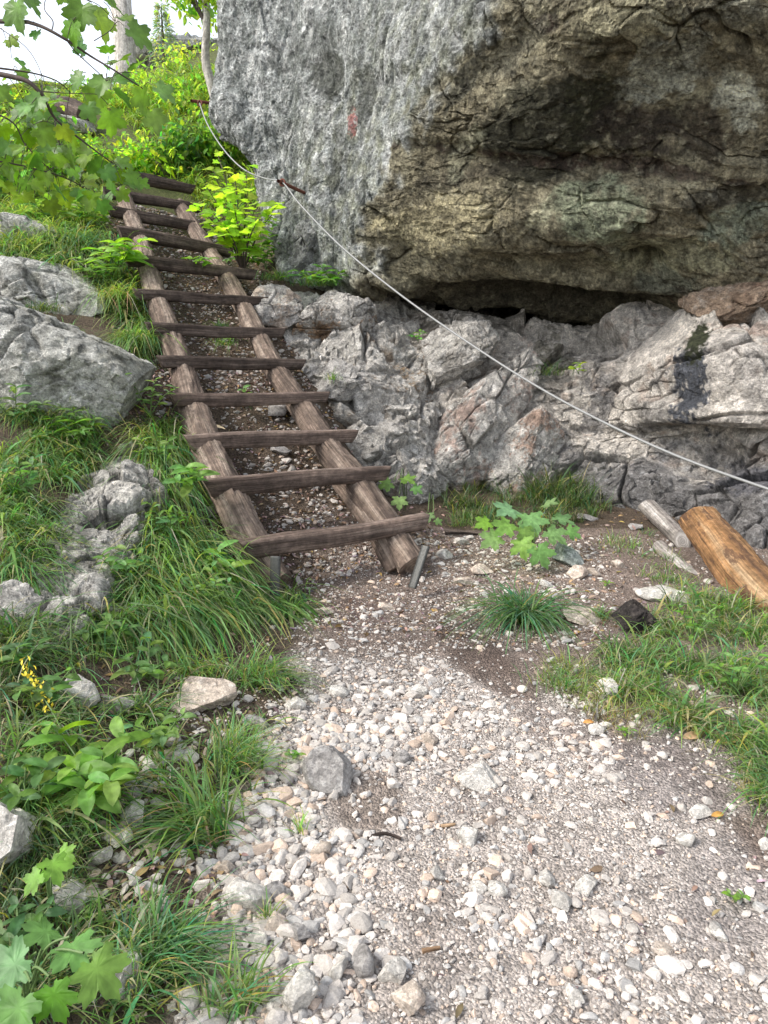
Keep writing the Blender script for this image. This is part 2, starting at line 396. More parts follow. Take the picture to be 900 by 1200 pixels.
# A: the overhanging mass
cols_px = {-420: [(330, 11), (250, 8.6), (360, 7.8), (480, 6.9), (620, 5.8), (800, 4.6), (920, 4.3), (1050, 4.1), (1250, 3.9), (1500, 3.7)],
           -150: [(330, 11), (255, 8.45), (345, 7.8), (440, 7.0), (550, 6.0), (670, 4.9), (780, 4.6), (900, 4.4), (1040, 4.2), (1250, 4.0)],
           0: [(330, 10.5), (262, 8.3), (330, 7.8), (410, 7.1), (500, 6.2), (590, 5.25), (680, 4.95), (780, 4.75), (900, 4.6), (1100, 4.4)],
           100: [(330, 10.3), (257, 8.25), (320, 7.8), (390, 7.2), (455, 6.6), (520, 5.9), (640, 5.45), (760, 5.2), (900, 5.0), (1100, 4.8)],
           150: [(335, 10.2), (268, 8.1), (325, 7.75), (380, 7.25), (430, 6.75), (482, 6.2), (615, 5.75), (750, 5.45), (900, 5.2), (1100, 5.0)],
           200: [(350, 10), (302, 8.0), (340, 7.7), (375, 7.3), (412, 6.9), (450, 6.5), (590, 6.05), (740, 5.7), (900, 5.4), (1100, 5.2)],
           280: [(360, 10), (322, 7.8), (350, 7.55), (372, 7.3), (395, 7.1), (422, 6.85), (560, 6.5), (730, 6.1), (900, 5.8), (1100, 5.6)]}
rows = []
for py_, cs in cols_px.items(): rows.append([W(x, py_, D_) for x, D_ in cs])
bot = [(370, 310, 10), (334, 318, 7.65), (360, 330, 7.45), (388, 336, 7.3), (415, 340, 7.2), (455, 342, 7.1), (560, 356, 7.35), (720, 378, 7.3), (900, 368, 6.4), (1100, 350, 6.0)]
rows.append([W(*q) for q in bot])
rows.append([W(*q) + [0, .7, .02] for q in bot]); rows.append([W(*q) + [0, 1.8, -.1] for q in bot]); rows.append([W(*q) + [0, 2.2, -1.3] for q in bot])
tr = np.interp(np.linspace(0, 1, 520), [0, .08, .16, .92, 1], [0, 1, 1.8, 8.2, len(rows) - 1])
tc = np.interp(np.linspace(0, 1, 740), [0, .06, .88, 1], [0, .8, 8.05, 9])
P = net(rows, tr, tc)
N = gridnormals(P)
if (N[300, 500] * (P[300, 500] - [0, 0, CAMH])).sum() > 0: N = -N
px, py, D = proj(P)
# large ledges and hollows of the underside (metres towards the viewer)
bumps = [(690, 250, 170, 35, -5, .16), (600, 235, 90, 30, 10, .05), (650, 350, 100, 20, 6, -.25), (560, 318, 70, 12, 5, .10), (700, 325, 110, 10, 10, .12), (790, 120, 110, 60, -30, -.16), (820, 300, 90, 30, 5, .12),
         (640, 150, 90, 70, -50, .10), (700, 195, 200, 12, 6, -.10), (870, 345, 60, 26, 0, .14), (760, 20, 120, 30, 0, .08), (520, 300, 70, 30, -20, .12), (600, 60, 60, 25, -45, -.07),
         (385, 85, 18, 30, 10, -.16), (270, 130, 22, 30, 0, .12), (440, 120, 10, 50, 12, -.05), (340, 60, 12, 90, 3, -.05), (425, 30, 12, 80, 4, .05), (350, 260, 20, 25, 0, .12), (500, 40, 30, 60, 30, .05),
         (375, 230, 16, 60, -8, .06), (310, 90, 14, 70, 0, .05), (850, 210, 120, 22, -8, .08), (760, 300, 24, 16, 0, -.12), (470, 330, 40, 12, 0, .08)]
disp = np.zeros(px.shape)
for (x, y, sx, sy, a, k) in bumps:
    dx, dy = px - x, py - y; ca, sa = math.cos(R(a)), math.sin(R(a))
    disp += k * np.exp(-((dx * ca + dy * sa) / sx) ** 2 - ((-dx * sa + dy * ca) / sy) ** 2)
P = P + N * disp[..., None]
xr = np.interp(py, [-420, -150, 0, 100, 150, 200, 280, 340], [800, 670, 590, 520, 482, 450, 422, 455])
n1 = fbm(P * 2.2, 4, 70); n2 = fbm(P * 7, 4, 71); n3 = fbm(P * 18, 3, 72); n4 = fbm(P * [5, 5, 1.2], 4, 73)
under = sm(px - xr + n1 * 50 + n2 * 30, -10, 18)
under = np.maximum(under, sm(py, 300, 330) * sm(px, 400, 430))
Pd, b1, b2 = rockdisp(P, N, .95, 0, (.8, 1, 1.35), .42, .85, .45, -14)
Pg, _, _ = rockdisp(P, N, 1.0, 9, (1.7, 1.7, .55), 1.0, .28, .25, 5)
P = Pd * under[..., None] + Pg * (1 - under[..., None])
edge = np.zeros(px.shape); 
cg = np.zeros(P.shape) + np.array([.30, .32, .325])
n5 = fbm(P * [14, 14, 5], 4, 74); n6 = fbm(P * 38, 3, 75)
cg = lerpc(cg, sm(n4 + .5 * n2, .0, .45) * .75, [.13, .145, .14]); cg = lerpc(cg, sm(-n4 - .5 * n2, .05, .45) * .8, [.50, .52, .53])
cg = lerpc(cg, sm(n5, .0, .4) * .65, [.10, .115, .105]); cg = lerpc(cg, sm(-n5, .1, .45) * .6, [.62, .63, .63])
cg = lerpc(cg, sm(n6, .12, .4) * .7, [.07, .08, .075]); cg = lerpc(cg, sm(-n6, .2, .45) * .5, [.65, .65, .65])
cg = lerpc(cg, sm(px - xr, -190, -30) * sm(n2 + .3, 0, .7) * .45, [.30, .31, .22])
for (x, y, sx, sy, a, k) in [(385, 85, 22, 34, 0, .75), (430, 115, 10, 45, 12, .6), (395, 190, 7, 50, 3, .6), (360, 60, 60, 25, -20, .4), (350, 300, 30, 25, 0, .5)]:
    cg = lerpc(cg, blob(px, py, x, y, sx, sy, n2 * .9, a) * k, [.06, .065, .055])
cg = cg * [1.16, 1.13, 1.07]
cg = lerpc(cg, blob(px, py, 414, 143, 6.5, 15, n3 * 1.9 + n6 * 1.5 - .1, 8) * .62, [.36, .11, .10])     # faded red waymark
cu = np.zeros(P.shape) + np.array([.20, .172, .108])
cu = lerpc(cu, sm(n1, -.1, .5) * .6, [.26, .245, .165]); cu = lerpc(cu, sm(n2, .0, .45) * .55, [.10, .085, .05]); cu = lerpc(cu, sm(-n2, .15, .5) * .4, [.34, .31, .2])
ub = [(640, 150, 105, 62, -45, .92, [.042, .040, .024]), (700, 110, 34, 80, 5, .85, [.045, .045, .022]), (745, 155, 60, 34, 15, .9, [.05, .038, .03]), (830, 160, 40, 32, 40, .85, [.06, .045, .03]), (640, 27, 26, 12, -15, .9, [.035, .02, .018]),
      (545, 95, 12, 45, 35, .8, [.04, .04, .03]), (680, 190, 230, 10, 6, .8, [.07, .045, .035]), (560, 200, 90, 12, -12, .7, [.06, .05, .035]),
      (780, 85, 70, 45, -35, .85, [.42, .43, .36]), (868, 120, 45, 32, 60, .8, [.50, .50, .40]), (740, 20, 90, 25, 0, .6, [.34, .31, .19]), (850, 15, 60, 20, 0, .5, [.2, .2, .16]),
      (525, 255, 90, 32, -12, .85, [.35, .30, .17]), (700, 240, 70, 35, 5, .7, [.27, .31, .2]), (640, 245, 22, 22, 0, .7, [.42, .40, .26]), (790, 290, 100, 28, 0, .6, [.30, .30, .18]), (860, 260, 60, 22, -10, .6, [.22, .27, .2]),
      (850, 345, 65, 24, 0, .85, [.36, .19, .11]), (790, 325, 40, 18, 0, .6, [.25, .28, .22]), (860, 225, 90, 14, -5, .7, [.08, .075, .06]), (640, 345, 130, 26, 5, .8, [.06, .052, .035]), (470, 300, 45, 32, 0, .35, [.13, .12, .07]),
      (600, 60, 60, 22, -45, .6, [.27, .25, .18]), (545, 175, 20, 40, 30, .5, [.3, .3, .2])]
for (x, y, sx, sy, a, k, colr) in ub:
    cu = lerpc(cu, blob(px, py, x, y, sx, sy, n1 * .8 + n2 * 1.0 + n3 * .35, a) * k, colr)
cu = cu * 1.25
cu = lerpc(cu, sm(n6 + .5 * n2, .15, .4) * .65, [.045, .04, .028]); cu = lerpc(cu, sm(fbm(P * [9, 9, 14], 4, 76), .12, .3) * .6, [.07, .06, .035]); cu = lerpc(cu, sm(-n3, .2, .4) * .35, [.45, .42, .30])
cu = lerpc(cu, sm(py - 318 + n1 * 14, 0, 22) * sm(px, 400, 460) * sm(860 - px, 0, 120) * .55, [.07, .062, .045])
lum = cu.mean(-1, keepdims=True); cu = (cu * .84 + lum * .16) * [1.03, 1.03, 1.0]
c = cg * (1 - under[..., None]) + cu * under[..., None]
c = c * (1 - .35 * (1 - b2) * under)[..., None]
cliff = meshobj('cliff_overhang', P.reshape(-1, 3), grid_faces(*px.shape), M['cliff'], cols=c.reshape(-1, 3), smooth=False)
tag(cliff, 'huge overhanging limestone mass, grey on its left face and brown underneath', 'cliff', kind='structure')

# B: wall below the slot
top = [(380, 372, 7.9), (450, 366, 7.6), (520, 372, 7.4), (600, 387, 7.3), (680, 392, 7.15), (760, 388, 6.65), (830, 383, 6.2), (900, 380, 5.9), (1100, 372, 5.4), (1400, 360, 5.0)]
r2 = [(380, 420, 7.6), (450, 420, 7.3), (520, 425, 7.1), (600, 430, 7.0), (680, 425, 6.95), (760, 425, 6.45), (830, 425, 5.95), (900, 425, 5.65), (1100, 430, 5.2), (1400, 430, 4.8)]
r3 = [(380, 480, 7.4), (450, 480, 7.1), (520, 480, 6.9), (600, 480, 6.8), (680, 480, 6.7), (760, 480, 6.3), (830, 488, 5.85), (900, 492, 5.5), (1100, 520, 5.0), (1400, 560, 4.6)]
r4 = [(380, 520, 7.3), (450, 520, 7.0), (520, 520, 6.85), (600, 520, 6.75), (680, 525, 6.6), (760, 530, 6.35), (830, 540, 5.98), (900, 548, 5.62), (1100, 580, 5.0), (1400, 620, 4.6)]
r5 = [(380, 560, 7.1), (450, 560, 6.9), (520, 572, 6.7), (600, 576, 6.6), (680, 588, 6.35), (760, 602, 6.05), (830, 630, 5.6), (900, 662, 5.15), (1100, 750, 4.5), (1400, 800, 4.2)]
rows = [[W(*q) + [0, 2.3, .1] for q in top], [W(*q) + [0, .8, .05] for q in top], [W(*q) for q in top], [W(*q) for q in r2], [W(*q) for q in r3], [W(*q) for q in r4], [W(*q) for q in r5], [W(*q) - [0, .2, .5] for q in r5]]
tr = np.interp(np.linspace(0, 1, 420), [0, .08, .9, 1], [0, 1.5, 6.1, 7]); tc = np.interp(np.linspace(0, 1, 760), [0, .9, 1], [0, 8.0, 9])
P = net(rows, tr, tc); N = gridnormals(P)
if (N[200, 400] * (P[200, 400] - [0, 0, CAMH])).sum() > 0: N = -N
px, py, D = proj(P)
disp = np.zeros(px.shape)
for (x, y, sx, sy, a, k) in [(760, 440, 60, 30, -12, .10), (860, 450, 60, 40, 0, .12), (700, 470, 30, 30, 0, -.06), (700, 405, 40, 14, 0, -.14), (830, 530, 40, 20, 0, -.16), (880, 520, 30, 12, 0, .12), (760, 500, 40, 16, -10, .07), (640, 425, 30, 25, 0, -.12), (790, 575, 60, 20, 0, .10), (655, 500, 30, 40, 20, .05), (800, 480, 130, 8, 6, .10), (760, 512, 90, 8, 5, -.12), (850, 508, 75, 8, 4, -.20), (820, 492, 90, 7, 4, .08), (720, 455, 8, 40, 25, -.10), (850, 425, 100, 35, 0, .12), (700, 540, 50, 25, 0, .08), (690, 425, 22, 18, 30, .08)]:
    dx, dy = px - x, py - y; ca, sa = math.cos(R(a)), math.sin(R(a))
    disp += k * np.exp(-((dx * ca + dy * sa) / sx) ** 2 - ((-dx * sa + dy * ca) / sy) ** 2)
P = P + N * disp[..., None]
kk = 1.05 - .6 * sm(px, 690, 740) * sm(505 - py, 0, 14) * sm(py, 385, 400)
P, b1, b2 = rockdisp(P, N, kk, 5, (.8, 1, 1.2), .22, 1.5, 1.0, 14, .045)
n1 = fbm(P * 2.2, 4, 80); n2 = fbm(P * 7, 4, 81); n3 = fbm(P * 20, 3, 82)
c = np.zeros(P.shape) + np.array([.64, .585, .52])
c = lerpc(c, sm(n1, .05, .45) * .6, [.33, .31, .29]); c = lerpc(c, sm(n2, .1, .4) * .5, [.20, .185, .17]); c = lerpc(c, sm(-n2, .1, .4) * .6, [.50, .47, .43]); c = lerpc(c, sm(n1 * .7 - n2, .2, .5) * .35, [.40, .26, .18])
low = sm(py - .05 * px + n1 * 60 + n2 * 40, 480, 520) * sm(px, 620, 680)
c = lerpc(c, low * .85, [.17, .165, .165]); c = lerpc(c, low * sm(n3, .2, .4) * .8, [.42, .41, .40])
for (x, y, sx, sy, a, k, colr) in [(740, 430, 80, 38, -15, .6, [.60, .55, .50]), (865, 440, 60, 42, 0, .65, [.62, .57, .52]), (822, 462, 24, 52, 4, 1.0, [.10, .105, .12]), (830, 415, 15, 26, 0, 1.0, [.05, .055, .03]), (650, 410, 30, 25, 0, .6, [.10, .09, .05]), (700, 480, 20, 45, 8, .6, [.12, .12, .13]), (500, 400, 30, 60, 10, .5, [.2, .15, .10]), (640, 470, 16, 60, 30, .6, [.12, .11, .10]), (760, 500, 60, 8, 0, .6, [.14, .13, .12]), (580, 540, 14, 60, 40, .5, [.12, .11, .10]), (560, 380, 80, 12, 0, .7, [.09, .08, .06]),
                                (870, 560, 50, 20, 10, .6, [.1, .1, .12]), (880, 395, 40, 10, 0, .5, [.42, .28, .22])]:
    c = lerpc(c, blob(px, py, x, y, sx, sy, n2 * 1.3 + n1 * .6 + n3 * 1.2, a) * k, colr)
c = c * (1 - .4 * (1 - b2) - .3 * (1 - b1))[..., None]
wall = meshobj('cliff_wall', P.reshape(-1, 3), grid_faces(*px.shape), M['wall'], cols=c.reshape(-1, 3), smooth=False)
tag(wall, 'cracked grey limestone wall below the dark slot of the overhang', 'cliff', kind='structure')

# C: broken ledge between ladder and wall
rows = [[(305, 345, 7.3), (350, 345, 7.3), (400, 348, 7.4), (450, 352, 7.6), (510, 360, 7.9)],
        [(335, 400, 6.9), (370, 395, 6.9), (410, 395, 6.9), (455, 395, 7.0), (515, 400, 7.4)],
        [(362, 450, 6.62), (395, 450, 6.55), (435, 450, 6.55), (485, 450, 6.65), (530, 450, 7.1)],
        [(398, 510, 6.4), (430, 510, 6.28), (465, 510, 6.3), (504, 510, 6.4), (535, 510, 6.9)],
        [(436, 565, 6.15), (460, 568, 6.05), (485, 568, 6.1), (512, 565, 6.25), (535, 560, 6.8)]]
rows = [[W(*q) for q in r_] for r_ in rows]; rows = [[q + [0, .9, .02] for q in rows[0]]] + rows + [[q - [0, 0, .5] for q in rows[-1]]]
P = net(rows, np.linspace(0, 6, 330), np.linspace(0, 4, 260)); N = gridnormals(P)
if (N[150, 130] * (P[150, 130] - [0, 0, CAMH])).sum() > 0: N = -N
P, b1, b2 = rockdisp(P, N, 1.2, 3, (1, 1, 1.1), .25, 1.7, 1.0, 32, .045)
n1 = fbm(P * 2.2, 4, 85); n2 = fbm(P * 7, 4, 86); n3 = fbm(P * 20, 3, 87)
c = np.zeros(P.shape) + np.array([.60, .565, .515]); c = lerpc(c, sm(n1 + n2 * .4, .1, .4) * .8, [.30, .21, .13]); c = lerpc(c, sm(n2, .1, .45) * .5, [.2, .19, .175]); c = lerpc(c, sm(-n2, .1, .4) * .6, [.58, .56, .53])
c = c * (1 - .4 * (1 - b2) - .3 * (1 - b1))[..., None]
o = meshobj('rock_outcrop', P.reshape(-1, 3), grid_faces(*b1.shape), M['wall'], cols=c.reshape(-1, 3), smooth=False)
tag(o, 'broad broken ledge of rock filling the gap between the right rail and the cliff wall', 'outcrop', 'limestone outcrops beside the ladder')

# ------------------------------------------------------------------ single rocks and stones
_ico = {}
def ico(sub):
    if sub not in _ico:
        bm = bmesh.new(); bmesh.ops.create_icosphere(bm, subdivisions=sub, radius=1)
        _ico[sub] = (np.array([v.co[:] for v in bm.verts]), np.array([[v.index for v in f.verts] for f in bm.faces])); bm.free()
    return _ico[sub]

def rotm(rx, ry, rz):
    return np.array(Matrix.Rotation(R(rz), 3, 'Z') @ Matrix.Rotation(R(ry), 3, 'Y') @ Matrix.Rotation(R(rx), 3, 'X'))

PALE = ([.44, .415, .385], [.28, .27, .26], [.58, .55, .52])
def rockshape(c, rad, rot, seed, sub, cuts, box=2.0, cmin=.5, cmax=.85):
    r = np.random.default_rng(seed); V, Fc = ico(sub); V = V / (np.abs(V) ** box).sum(1)[:, None] ** (1 / box)
    nn = r.normal(size=(cuts, 3)); nn /= np.linalg.norm(nn, axis=1)[:, None]
    for q in nn:
        d = V @ q - r.uniform(cmin, cmax); V = V - np.maximum(d, 0)[:, None] * q
    Nn = V / np.linalg.norm(V, axis=1)[:, None]
    V = (V * rad) @ rotm(*rot).T + c
    Nn = (Nn / np.array(rad)); Nn /= np.linalg.norm(Nn, axis=1)[:, None]; Nn = Nn @ rotm(*rot).T
    return V, Fc, Nn

def rock(name, label, c, rad, rot=(0, 0, 0), seed=1, sub=6, cuts=9, k=.5, pal=PALE, tint=None, cat='rock', group=None, mat='rock', stretch=(1, 1, 1), box=None):
    c = np.array(c, float); rad = np.array(rad, float)
    box = box or (3.5 if sub > 5 else 2.4)
    V, Fc, Nn = rockshape(c, rad, rot, seed, sub, cuts, box, .6 if sub > 5 else .5, 1.0 if sub > 5 else .85)
    s = float(np.cbrt(rad.prod()))
    q = V * (.55 / s)
    Vd, b1, b2 = rockdisp(q, Nn, k, seed % 7, stretch, .3 if s > .1 else 1.0, 1.4, 1.0, 25, .05); V = V + (Vd - q) * (s / .55)
    n1 = fbm(q * 2.0 + seed, 4, 90); n2 = fbm(q * 8 + seed, 4, 91); n3 = fbm(q * 22 + seed, 2, 92)
    col = np.zeros(V.shape) + np.array(pal[0])
    col = lerpc(col, sm(n1 + .6 * n2, .05, .5) * .8, pal[1]); col = lerpc(col, sm(-n2 - .4 * n1, .05, .5) * .8, pal[2])
    if tint is not None: col = lerpc(col, sm(n1 - n3 * .5, .0, .3) * .8, tint)
    if s > .1:
        col = lerpc(col, sm(n3, .2, .5) * .45, np.array(pal[1]) * .45)
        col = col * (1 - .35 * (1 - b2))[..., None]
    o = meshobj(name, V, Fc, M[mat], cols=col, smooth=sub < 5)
    return tag(o, label, cat, group)

LG = ([.52, .51, .465], [.22, .22, .18], [.66, .655, .62])
BR = ([.50, .47, .43], [.25, .23, .20], [.64, .61, .57])
GYR = ([.28, .28, .27], [.12, .12, .12], [.45, .45, .44])
g = 'limestone outcrops beside the ladder'
rock('boulder', 'largest pale grey boulder left of the ladder, with a dark cracked underside', W(50, 466, 5.42), (.84, .42, .68), (14, 26, -10), 3, 7, 9, .55, LG, cat='boulder')
rock('boulder', 'flat pale rock slab lying just above the large boulder', W(45, 342, 6.5), (.62, .4, .24), (8, 14, 0), 8, 6, 8, .5, LG, cat='boulder')
rock('boulder', 'small pale rock in the grass at the left edge, above the flat slab', W(35, 280, 7.2), (.36, .3, .17), (0, 15, 20), 12, 6, 8, .5, LG, cat='boulder')
def rib(name, label, path, widths, hgt, cat, col0, sd):
    rows = []
    pth = np.array(path, float); tg = np.gradient(pth, axis=0); tg /= np.linalg.norm(tg, axis=1)[:, None]
    for (x, y), (tx, ty), w_, h_ in zip(pth, tg, widths, hgt):
        row = []
        for u_, v_ in ((-1.15, -.9), (-1.0, .8), (-.5, 1.05), (.05, .8), (.6, .45), (1.0, .05), (1.15, -.9)):
            p = hit1(x - ty * w_ * u_, y + tx * w_ * u_); row.append(p + np.array([0, -.35, .9]) * h_ * v_)
        rows.append(row)
    P = net(rows, np.linspace(0, len(rows) - 1, 300), np.linspace(0, 6, 150)); N = gridnormals(P)
    if (N[150, 75] * (P[150, 75] - [0, 0, CAMH])).sum() > 0: N = -N
    P, b1, b2 = rockdisp(P, N, .62, sd, (1.7, 1.7, 1.2), .2, 1.9, .9, 40, .03)
    n1 = fbm(P * 4, 4, 85); n2 = fbm(P * 14, 4, 86)
    c = np.zeros(P.shape) + np.array(col0); c = lerpc(c, sm(n1 + n2 * .4, .05, .4) * .8, np.array(col0) * .45); c = lerpc(c, sm(-n2, .1, .4) * .6, np.array(col0) * 1.35)
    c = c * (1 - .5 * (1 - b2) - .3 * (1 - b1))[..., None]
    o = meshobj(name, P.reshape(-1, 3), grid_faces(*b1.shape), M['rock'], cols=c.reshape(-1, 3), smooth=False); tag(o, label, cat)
rib('rock_outcrop', 'long grey rock rib slanting down through the grass of the left bank', [(178, 536), (152, 576), (126, 618), (98, 662), (70, 704), (46, 752)], [24, 40, 50, 54, 56, 42], [.05, .11, .14, .15, .13, .05], 'outcrop', [.54, .51, .46], 2)
rock('rock_outcrop', 'dark grey rock at the left edge under the rock rib', W(42, 740, 3.55), (.17, .2, .24), (10, 28, 10), 26, 6, 9, .8, GYR, cat='outcrop')
rock('rock_outcrop', 'cracked grey and ochre outcrop just under the nose of the overhang', W(392, 388, 7.15), (.42, .3, .34), (5, -12, 10), 31, 7, 9, .7, BR, [.36, .22, .12], 'outcrop', g)
rock('rock_outcrop', 'large broken outcrop right of the fourth rung with an ochre hollow', W(455, 480, 6.85), (.46, .36, .50), (0, 14, 20), 34, 7, 11, .85, BR, [.30, .20, .11], 'outcrop', g)
rock('rock_outcrop', 'pale knobbly rock touching the right rail below the overhang', W(405, 452, 6.45), (.22, .2, .2), (0, 14, 0), 37, 6, 11, .85, PALE, None, 'outcrop', g)
rock('rock_outcrop', 'rough grey rock at the end of the third rung', W(432, 527, 6.3), (.27, .24, .22), (0, 4, 30), 39, 6, 11, .8, BR, None, 'outcrop', g)
rock('rock_outcrop', 'jagged grey blocks left of the dark slot mouth', W(540, 418, 7.05), (.40, .32, .30), (0, -10, 20), 41, 7, 12, .9, BR, None, 'outcrop', g)
rock('rock_slab', 'smooth grey slab leaning diagonally against the lower wall', W(566, 488, 6.78), (.27, .26, .80), (-14, 44, 22), 44, 7, 5, .6, BR, [.40, .29, .24], 'rock slab', g, box=5)
rock('rock_slab', 'lower slanting slab with a rusty spot above the dark green grass', W(608, 540, 6.60), (.25, .22, .50), (-14, 36, 18), 47, 7, 5, .6, BR, [.36, .24, .18], 'rock slab', g, box=5)
rock('rock_outcrop', 'grey knob of rock sticking out below the upper left end of the cliff', W(362, 292, 7.45), (.22, .2, .3), (0, 8, 0), 51, 6, 10, .8, GYR, None, 'outcrop', g)
rock('rock_outcrop', 'tan rock beside the right end of the seventh rung', W(325, 362, 6.95), (.24, .22, .20), (0, 8, 0), 53, 6, 10, .6, PALE, [.42, .33, .26], 'outcrop', g)
rock('rock_outcrop', 'reddish crumbling rock filling the right end of the slot', W(868, 356, 6.15), (.45, .3, .17), (0, -4, -10), 61, 6, 12, .9, ([.34, .25, .18], [.16, .10, .07], [.50, .43, .36]), None, 'outcrop', g)

# stones: px, py, half width px, half height px, angle, palette index, label
SP = [([.66, .62, .56], [.5, .46, .42], [.74, .71, .66]), ([.62, .52, .43], [.5, .4, .33], [.72, .64, .56]), ([.38, .355, .335], [.27, .255, .24], [.46, .44, .42]), ([.30, .33, .30], [.15, .18, .14], [.55, .57, .53])]
stones = [
 (235, 826, 38, 27, -15, 1, 'big cream stone among grass tufts left of the path'),
 (92, 824, 26, 24, -20, 0, 'rounded cream stone beside the yellow flower spike'),
 (8, 1000, 46, 62, -5, 0, 'white weathered rock at the left edge above the broad leaves'),
 (322, 805, 17, 14, 20, 2, 'grey angular stone under the overhanging grass at the path edge'),
 (391, 910, 31, 36, 25, 2, 'large flat brown-grey stone at the left side of the gravel'),
 (79, 1058, 24, 26, 40, 0, 'white slanting stone right of the lobed leaf stem'),
 (143, 1148, 34, 28, -30, 0, 'pale stone half under grass at bottom left, right of the big leaves'),
 (292, 1062, 26, 18, 30, 0, 'wide cream stone next to a grass sprig at the gravel edge'),
 (265, 1023, 11, 11, 0, 1, 'small round pinkish stone alone at the tip of a grass tuft'),
 (325, 1050, 16, 12, 20, 2, 'blue-grey oval pebble among pale gravel'),
 (263, 1140, 20, 19, 0, 1, 'tan angular stone at the foot of the lowest grass'),
 (301, 1106, 12, 11, 0, 0, 'small white stone above the two tan stones'),
 (323, 1096, 14, 15, 30, 1, 'tan stone with a sharp edge left of the path centre'),
 (353, 1172, 24, 28, -20, 0, 'large white blocky stone at the bottom of the gravel'),
 (350, 1100, 13, 12, 0, 2, 'greyish stone between tan and white gravel'),
 (375, 1005, 12, 11, 0, 1, 'smooth round beige stone below the flat brown stone'),
 (478, 1178, 19, 22, 20, 1, 'orange-tinted stone at the bottom edge of the path'),
 (460, 1148, 16, 16, 10, 0, 'pale stone touching the orange-tinted stone from above'),
 (424, 1140, 13, 24, 5, 2, 'long grey-brown stone standing among the bottom gravel'),
 (396, 1150, 9, 24, 10, 0, 'thin pale stone left of the long grey-brown one'),
 (512, 1030, 10, 10, 30, 0, 'small angular stone in the middle of the lower path'),
 (550, 990, 11, 18, 70, 0, 'pale bluish stone right of the wood chips on the path'),
 (562, 1050, 12, 9, 10, 0, 'wedge shaped pale stone in the grit centre'),
 (583, 1048, 11, 10, 0, 0, 'squarish pale stone just right of the wedge shaped one'),
 (560, 918, 26, 17, 25, 0, 'low rounded beige rock embedded in the upper gravel'),
 (655, 1067, 14, 12, 20, 0, 'bright pale stone in the largest pile right of centre'),
 (640, 1040, 12, 14, 0, 0, 'pointed pale stone above the bright one in the pile'),
 (686, 1042, 14, 12, 0, 0, 'broad pale stone on the right of the pile'),
 (672, 1175, 12, 14, 10, 0, 'pale upright stone at the bottom right of the path'),
 (843, 1099, 12, 9, 40, 0, 'white pointed stone in grey dirt near the right edge'),
 (778, 1118, 15, 8, 15, 1, 'flat pinkish stone in grey dirt, left of the white pointed one'),
 (804, 986, 11, 10, 0, 0, 'round white stone on bare dirt right of the path'),
 (820, 958, 14, 7, 10, 0, 'flat white stone just below the grass edge at right'),
 (896, 998, 9, 9, 20, 0, 'white stone cut by the right picture edge'),
 (714, 817, 15, 18, 0, 0, 'whitish stone half hidden by the right grass'),
 (682, 727, 22, 13, 8, 1, 'beige block beside the dark burnt stump'),
 (781, 701, 33, 8, 4, 0, 'long flat white stone right of the burnt stump'),
 (663, 660, 19, 17, 35, 3, 'green-stained rounded stone beside the lobed-leaf plant'),
 (676, 680, 11, 11, 0, 1, 'small beige stone leaning on the green-stained stone'),
 (697, 677, 9, 7, 30, 1, 'little pinkish stone right of the green-stained stone'),
 (597, 699, 11, 9, 0, 0, 'white stone behind the arching grass tuft'),
 (687, 611, 13, 6, 5, 2, 'flat grey stone at the back of the ledge by the wall'),
 (545, 685, 12, 8, 20, 1, 'beige stone on the dirt between ladder and grass tuft'),
 (455, 716, 11, 6, 10, 1, 'flat reddish stone below the right rail end'),
 (381, 723, 13, 7, 5, 1, 'flat pinkish stone below the ladder foot'),
 (325, 486, 14, 13, 0, 2, 'grey stone between the rails above the third rung'),
 (327, 531, 13, 8, 0, 2, 'flat stone between the rails under the third rung'),
 (345, 463, 9, 6, 0, 2, 'small dark stone between the rails near the fourth rung'),
 (283, 478, 12, 6, 0, 2, 'buried stone near the left rail above the third rung'),
 (700, 860, 13, 8, 0, 0, 'pale stone at the lower edge of the right grass'),
 (565, 672, 12, 8, 10, 1, 'tan stone on the litter below the lobed-leaf plant'),
 (520, 655, 10, 7, 0, 0, 'pale stone just right of the right rail end'),
 (640, 690, 9, 7, 20, 0, 'small pale stone left of the small beige stone'),
 (725, 665, 9, 6, 0, 1, 'little flat stone on the bare ledge below the wall'),
 (745, 620, 10, 6, 0, 2, 'dark flat stone at the foot of the wall left of the grey log'),
 (540, 640, 8, 6, 0, 0, 'tiny white stone beside the thin brown twig'),
 (135, 835, 24, 13, 10, 2, 'grey flat stone half buried between the two cream stones'),
 (115, 1012, 16, 12, -30, 0, 'cream angular stone above the white slanting stone'),
 (155, 965, 18, 14, -35, 0, 'pale slanting stone right of the large leafy plant'),
 (140, 990, 15, 15, 20, 0, 'pale block under the slanting stone on the low bank'),
 (112, 1055, 13, 12, 20, 1, 'tan stone touching the white slanting stone'),
 (300, 850, 14, 12, 0, 2, 'grey stone at the path edge under the overhanging tuft'),
 (345, 830, 12, 10, 0, 0, 'pale stone right of the grey angular stone'),
 (505, 870, 10, 9, 0, 1, 'tan stone in the upper middle of the gravel'),
 (490, 815, 10, 10, 0, 0, 'bright white stone where the gravel begins to widen'),
 (400, 815, 13, 9, 20, 0, 'pale rounded stone at the upper left of the gravel'),
 (470, 895, 10, 12, 0, 2, 'grey stone above the brown patch of the path'),
]
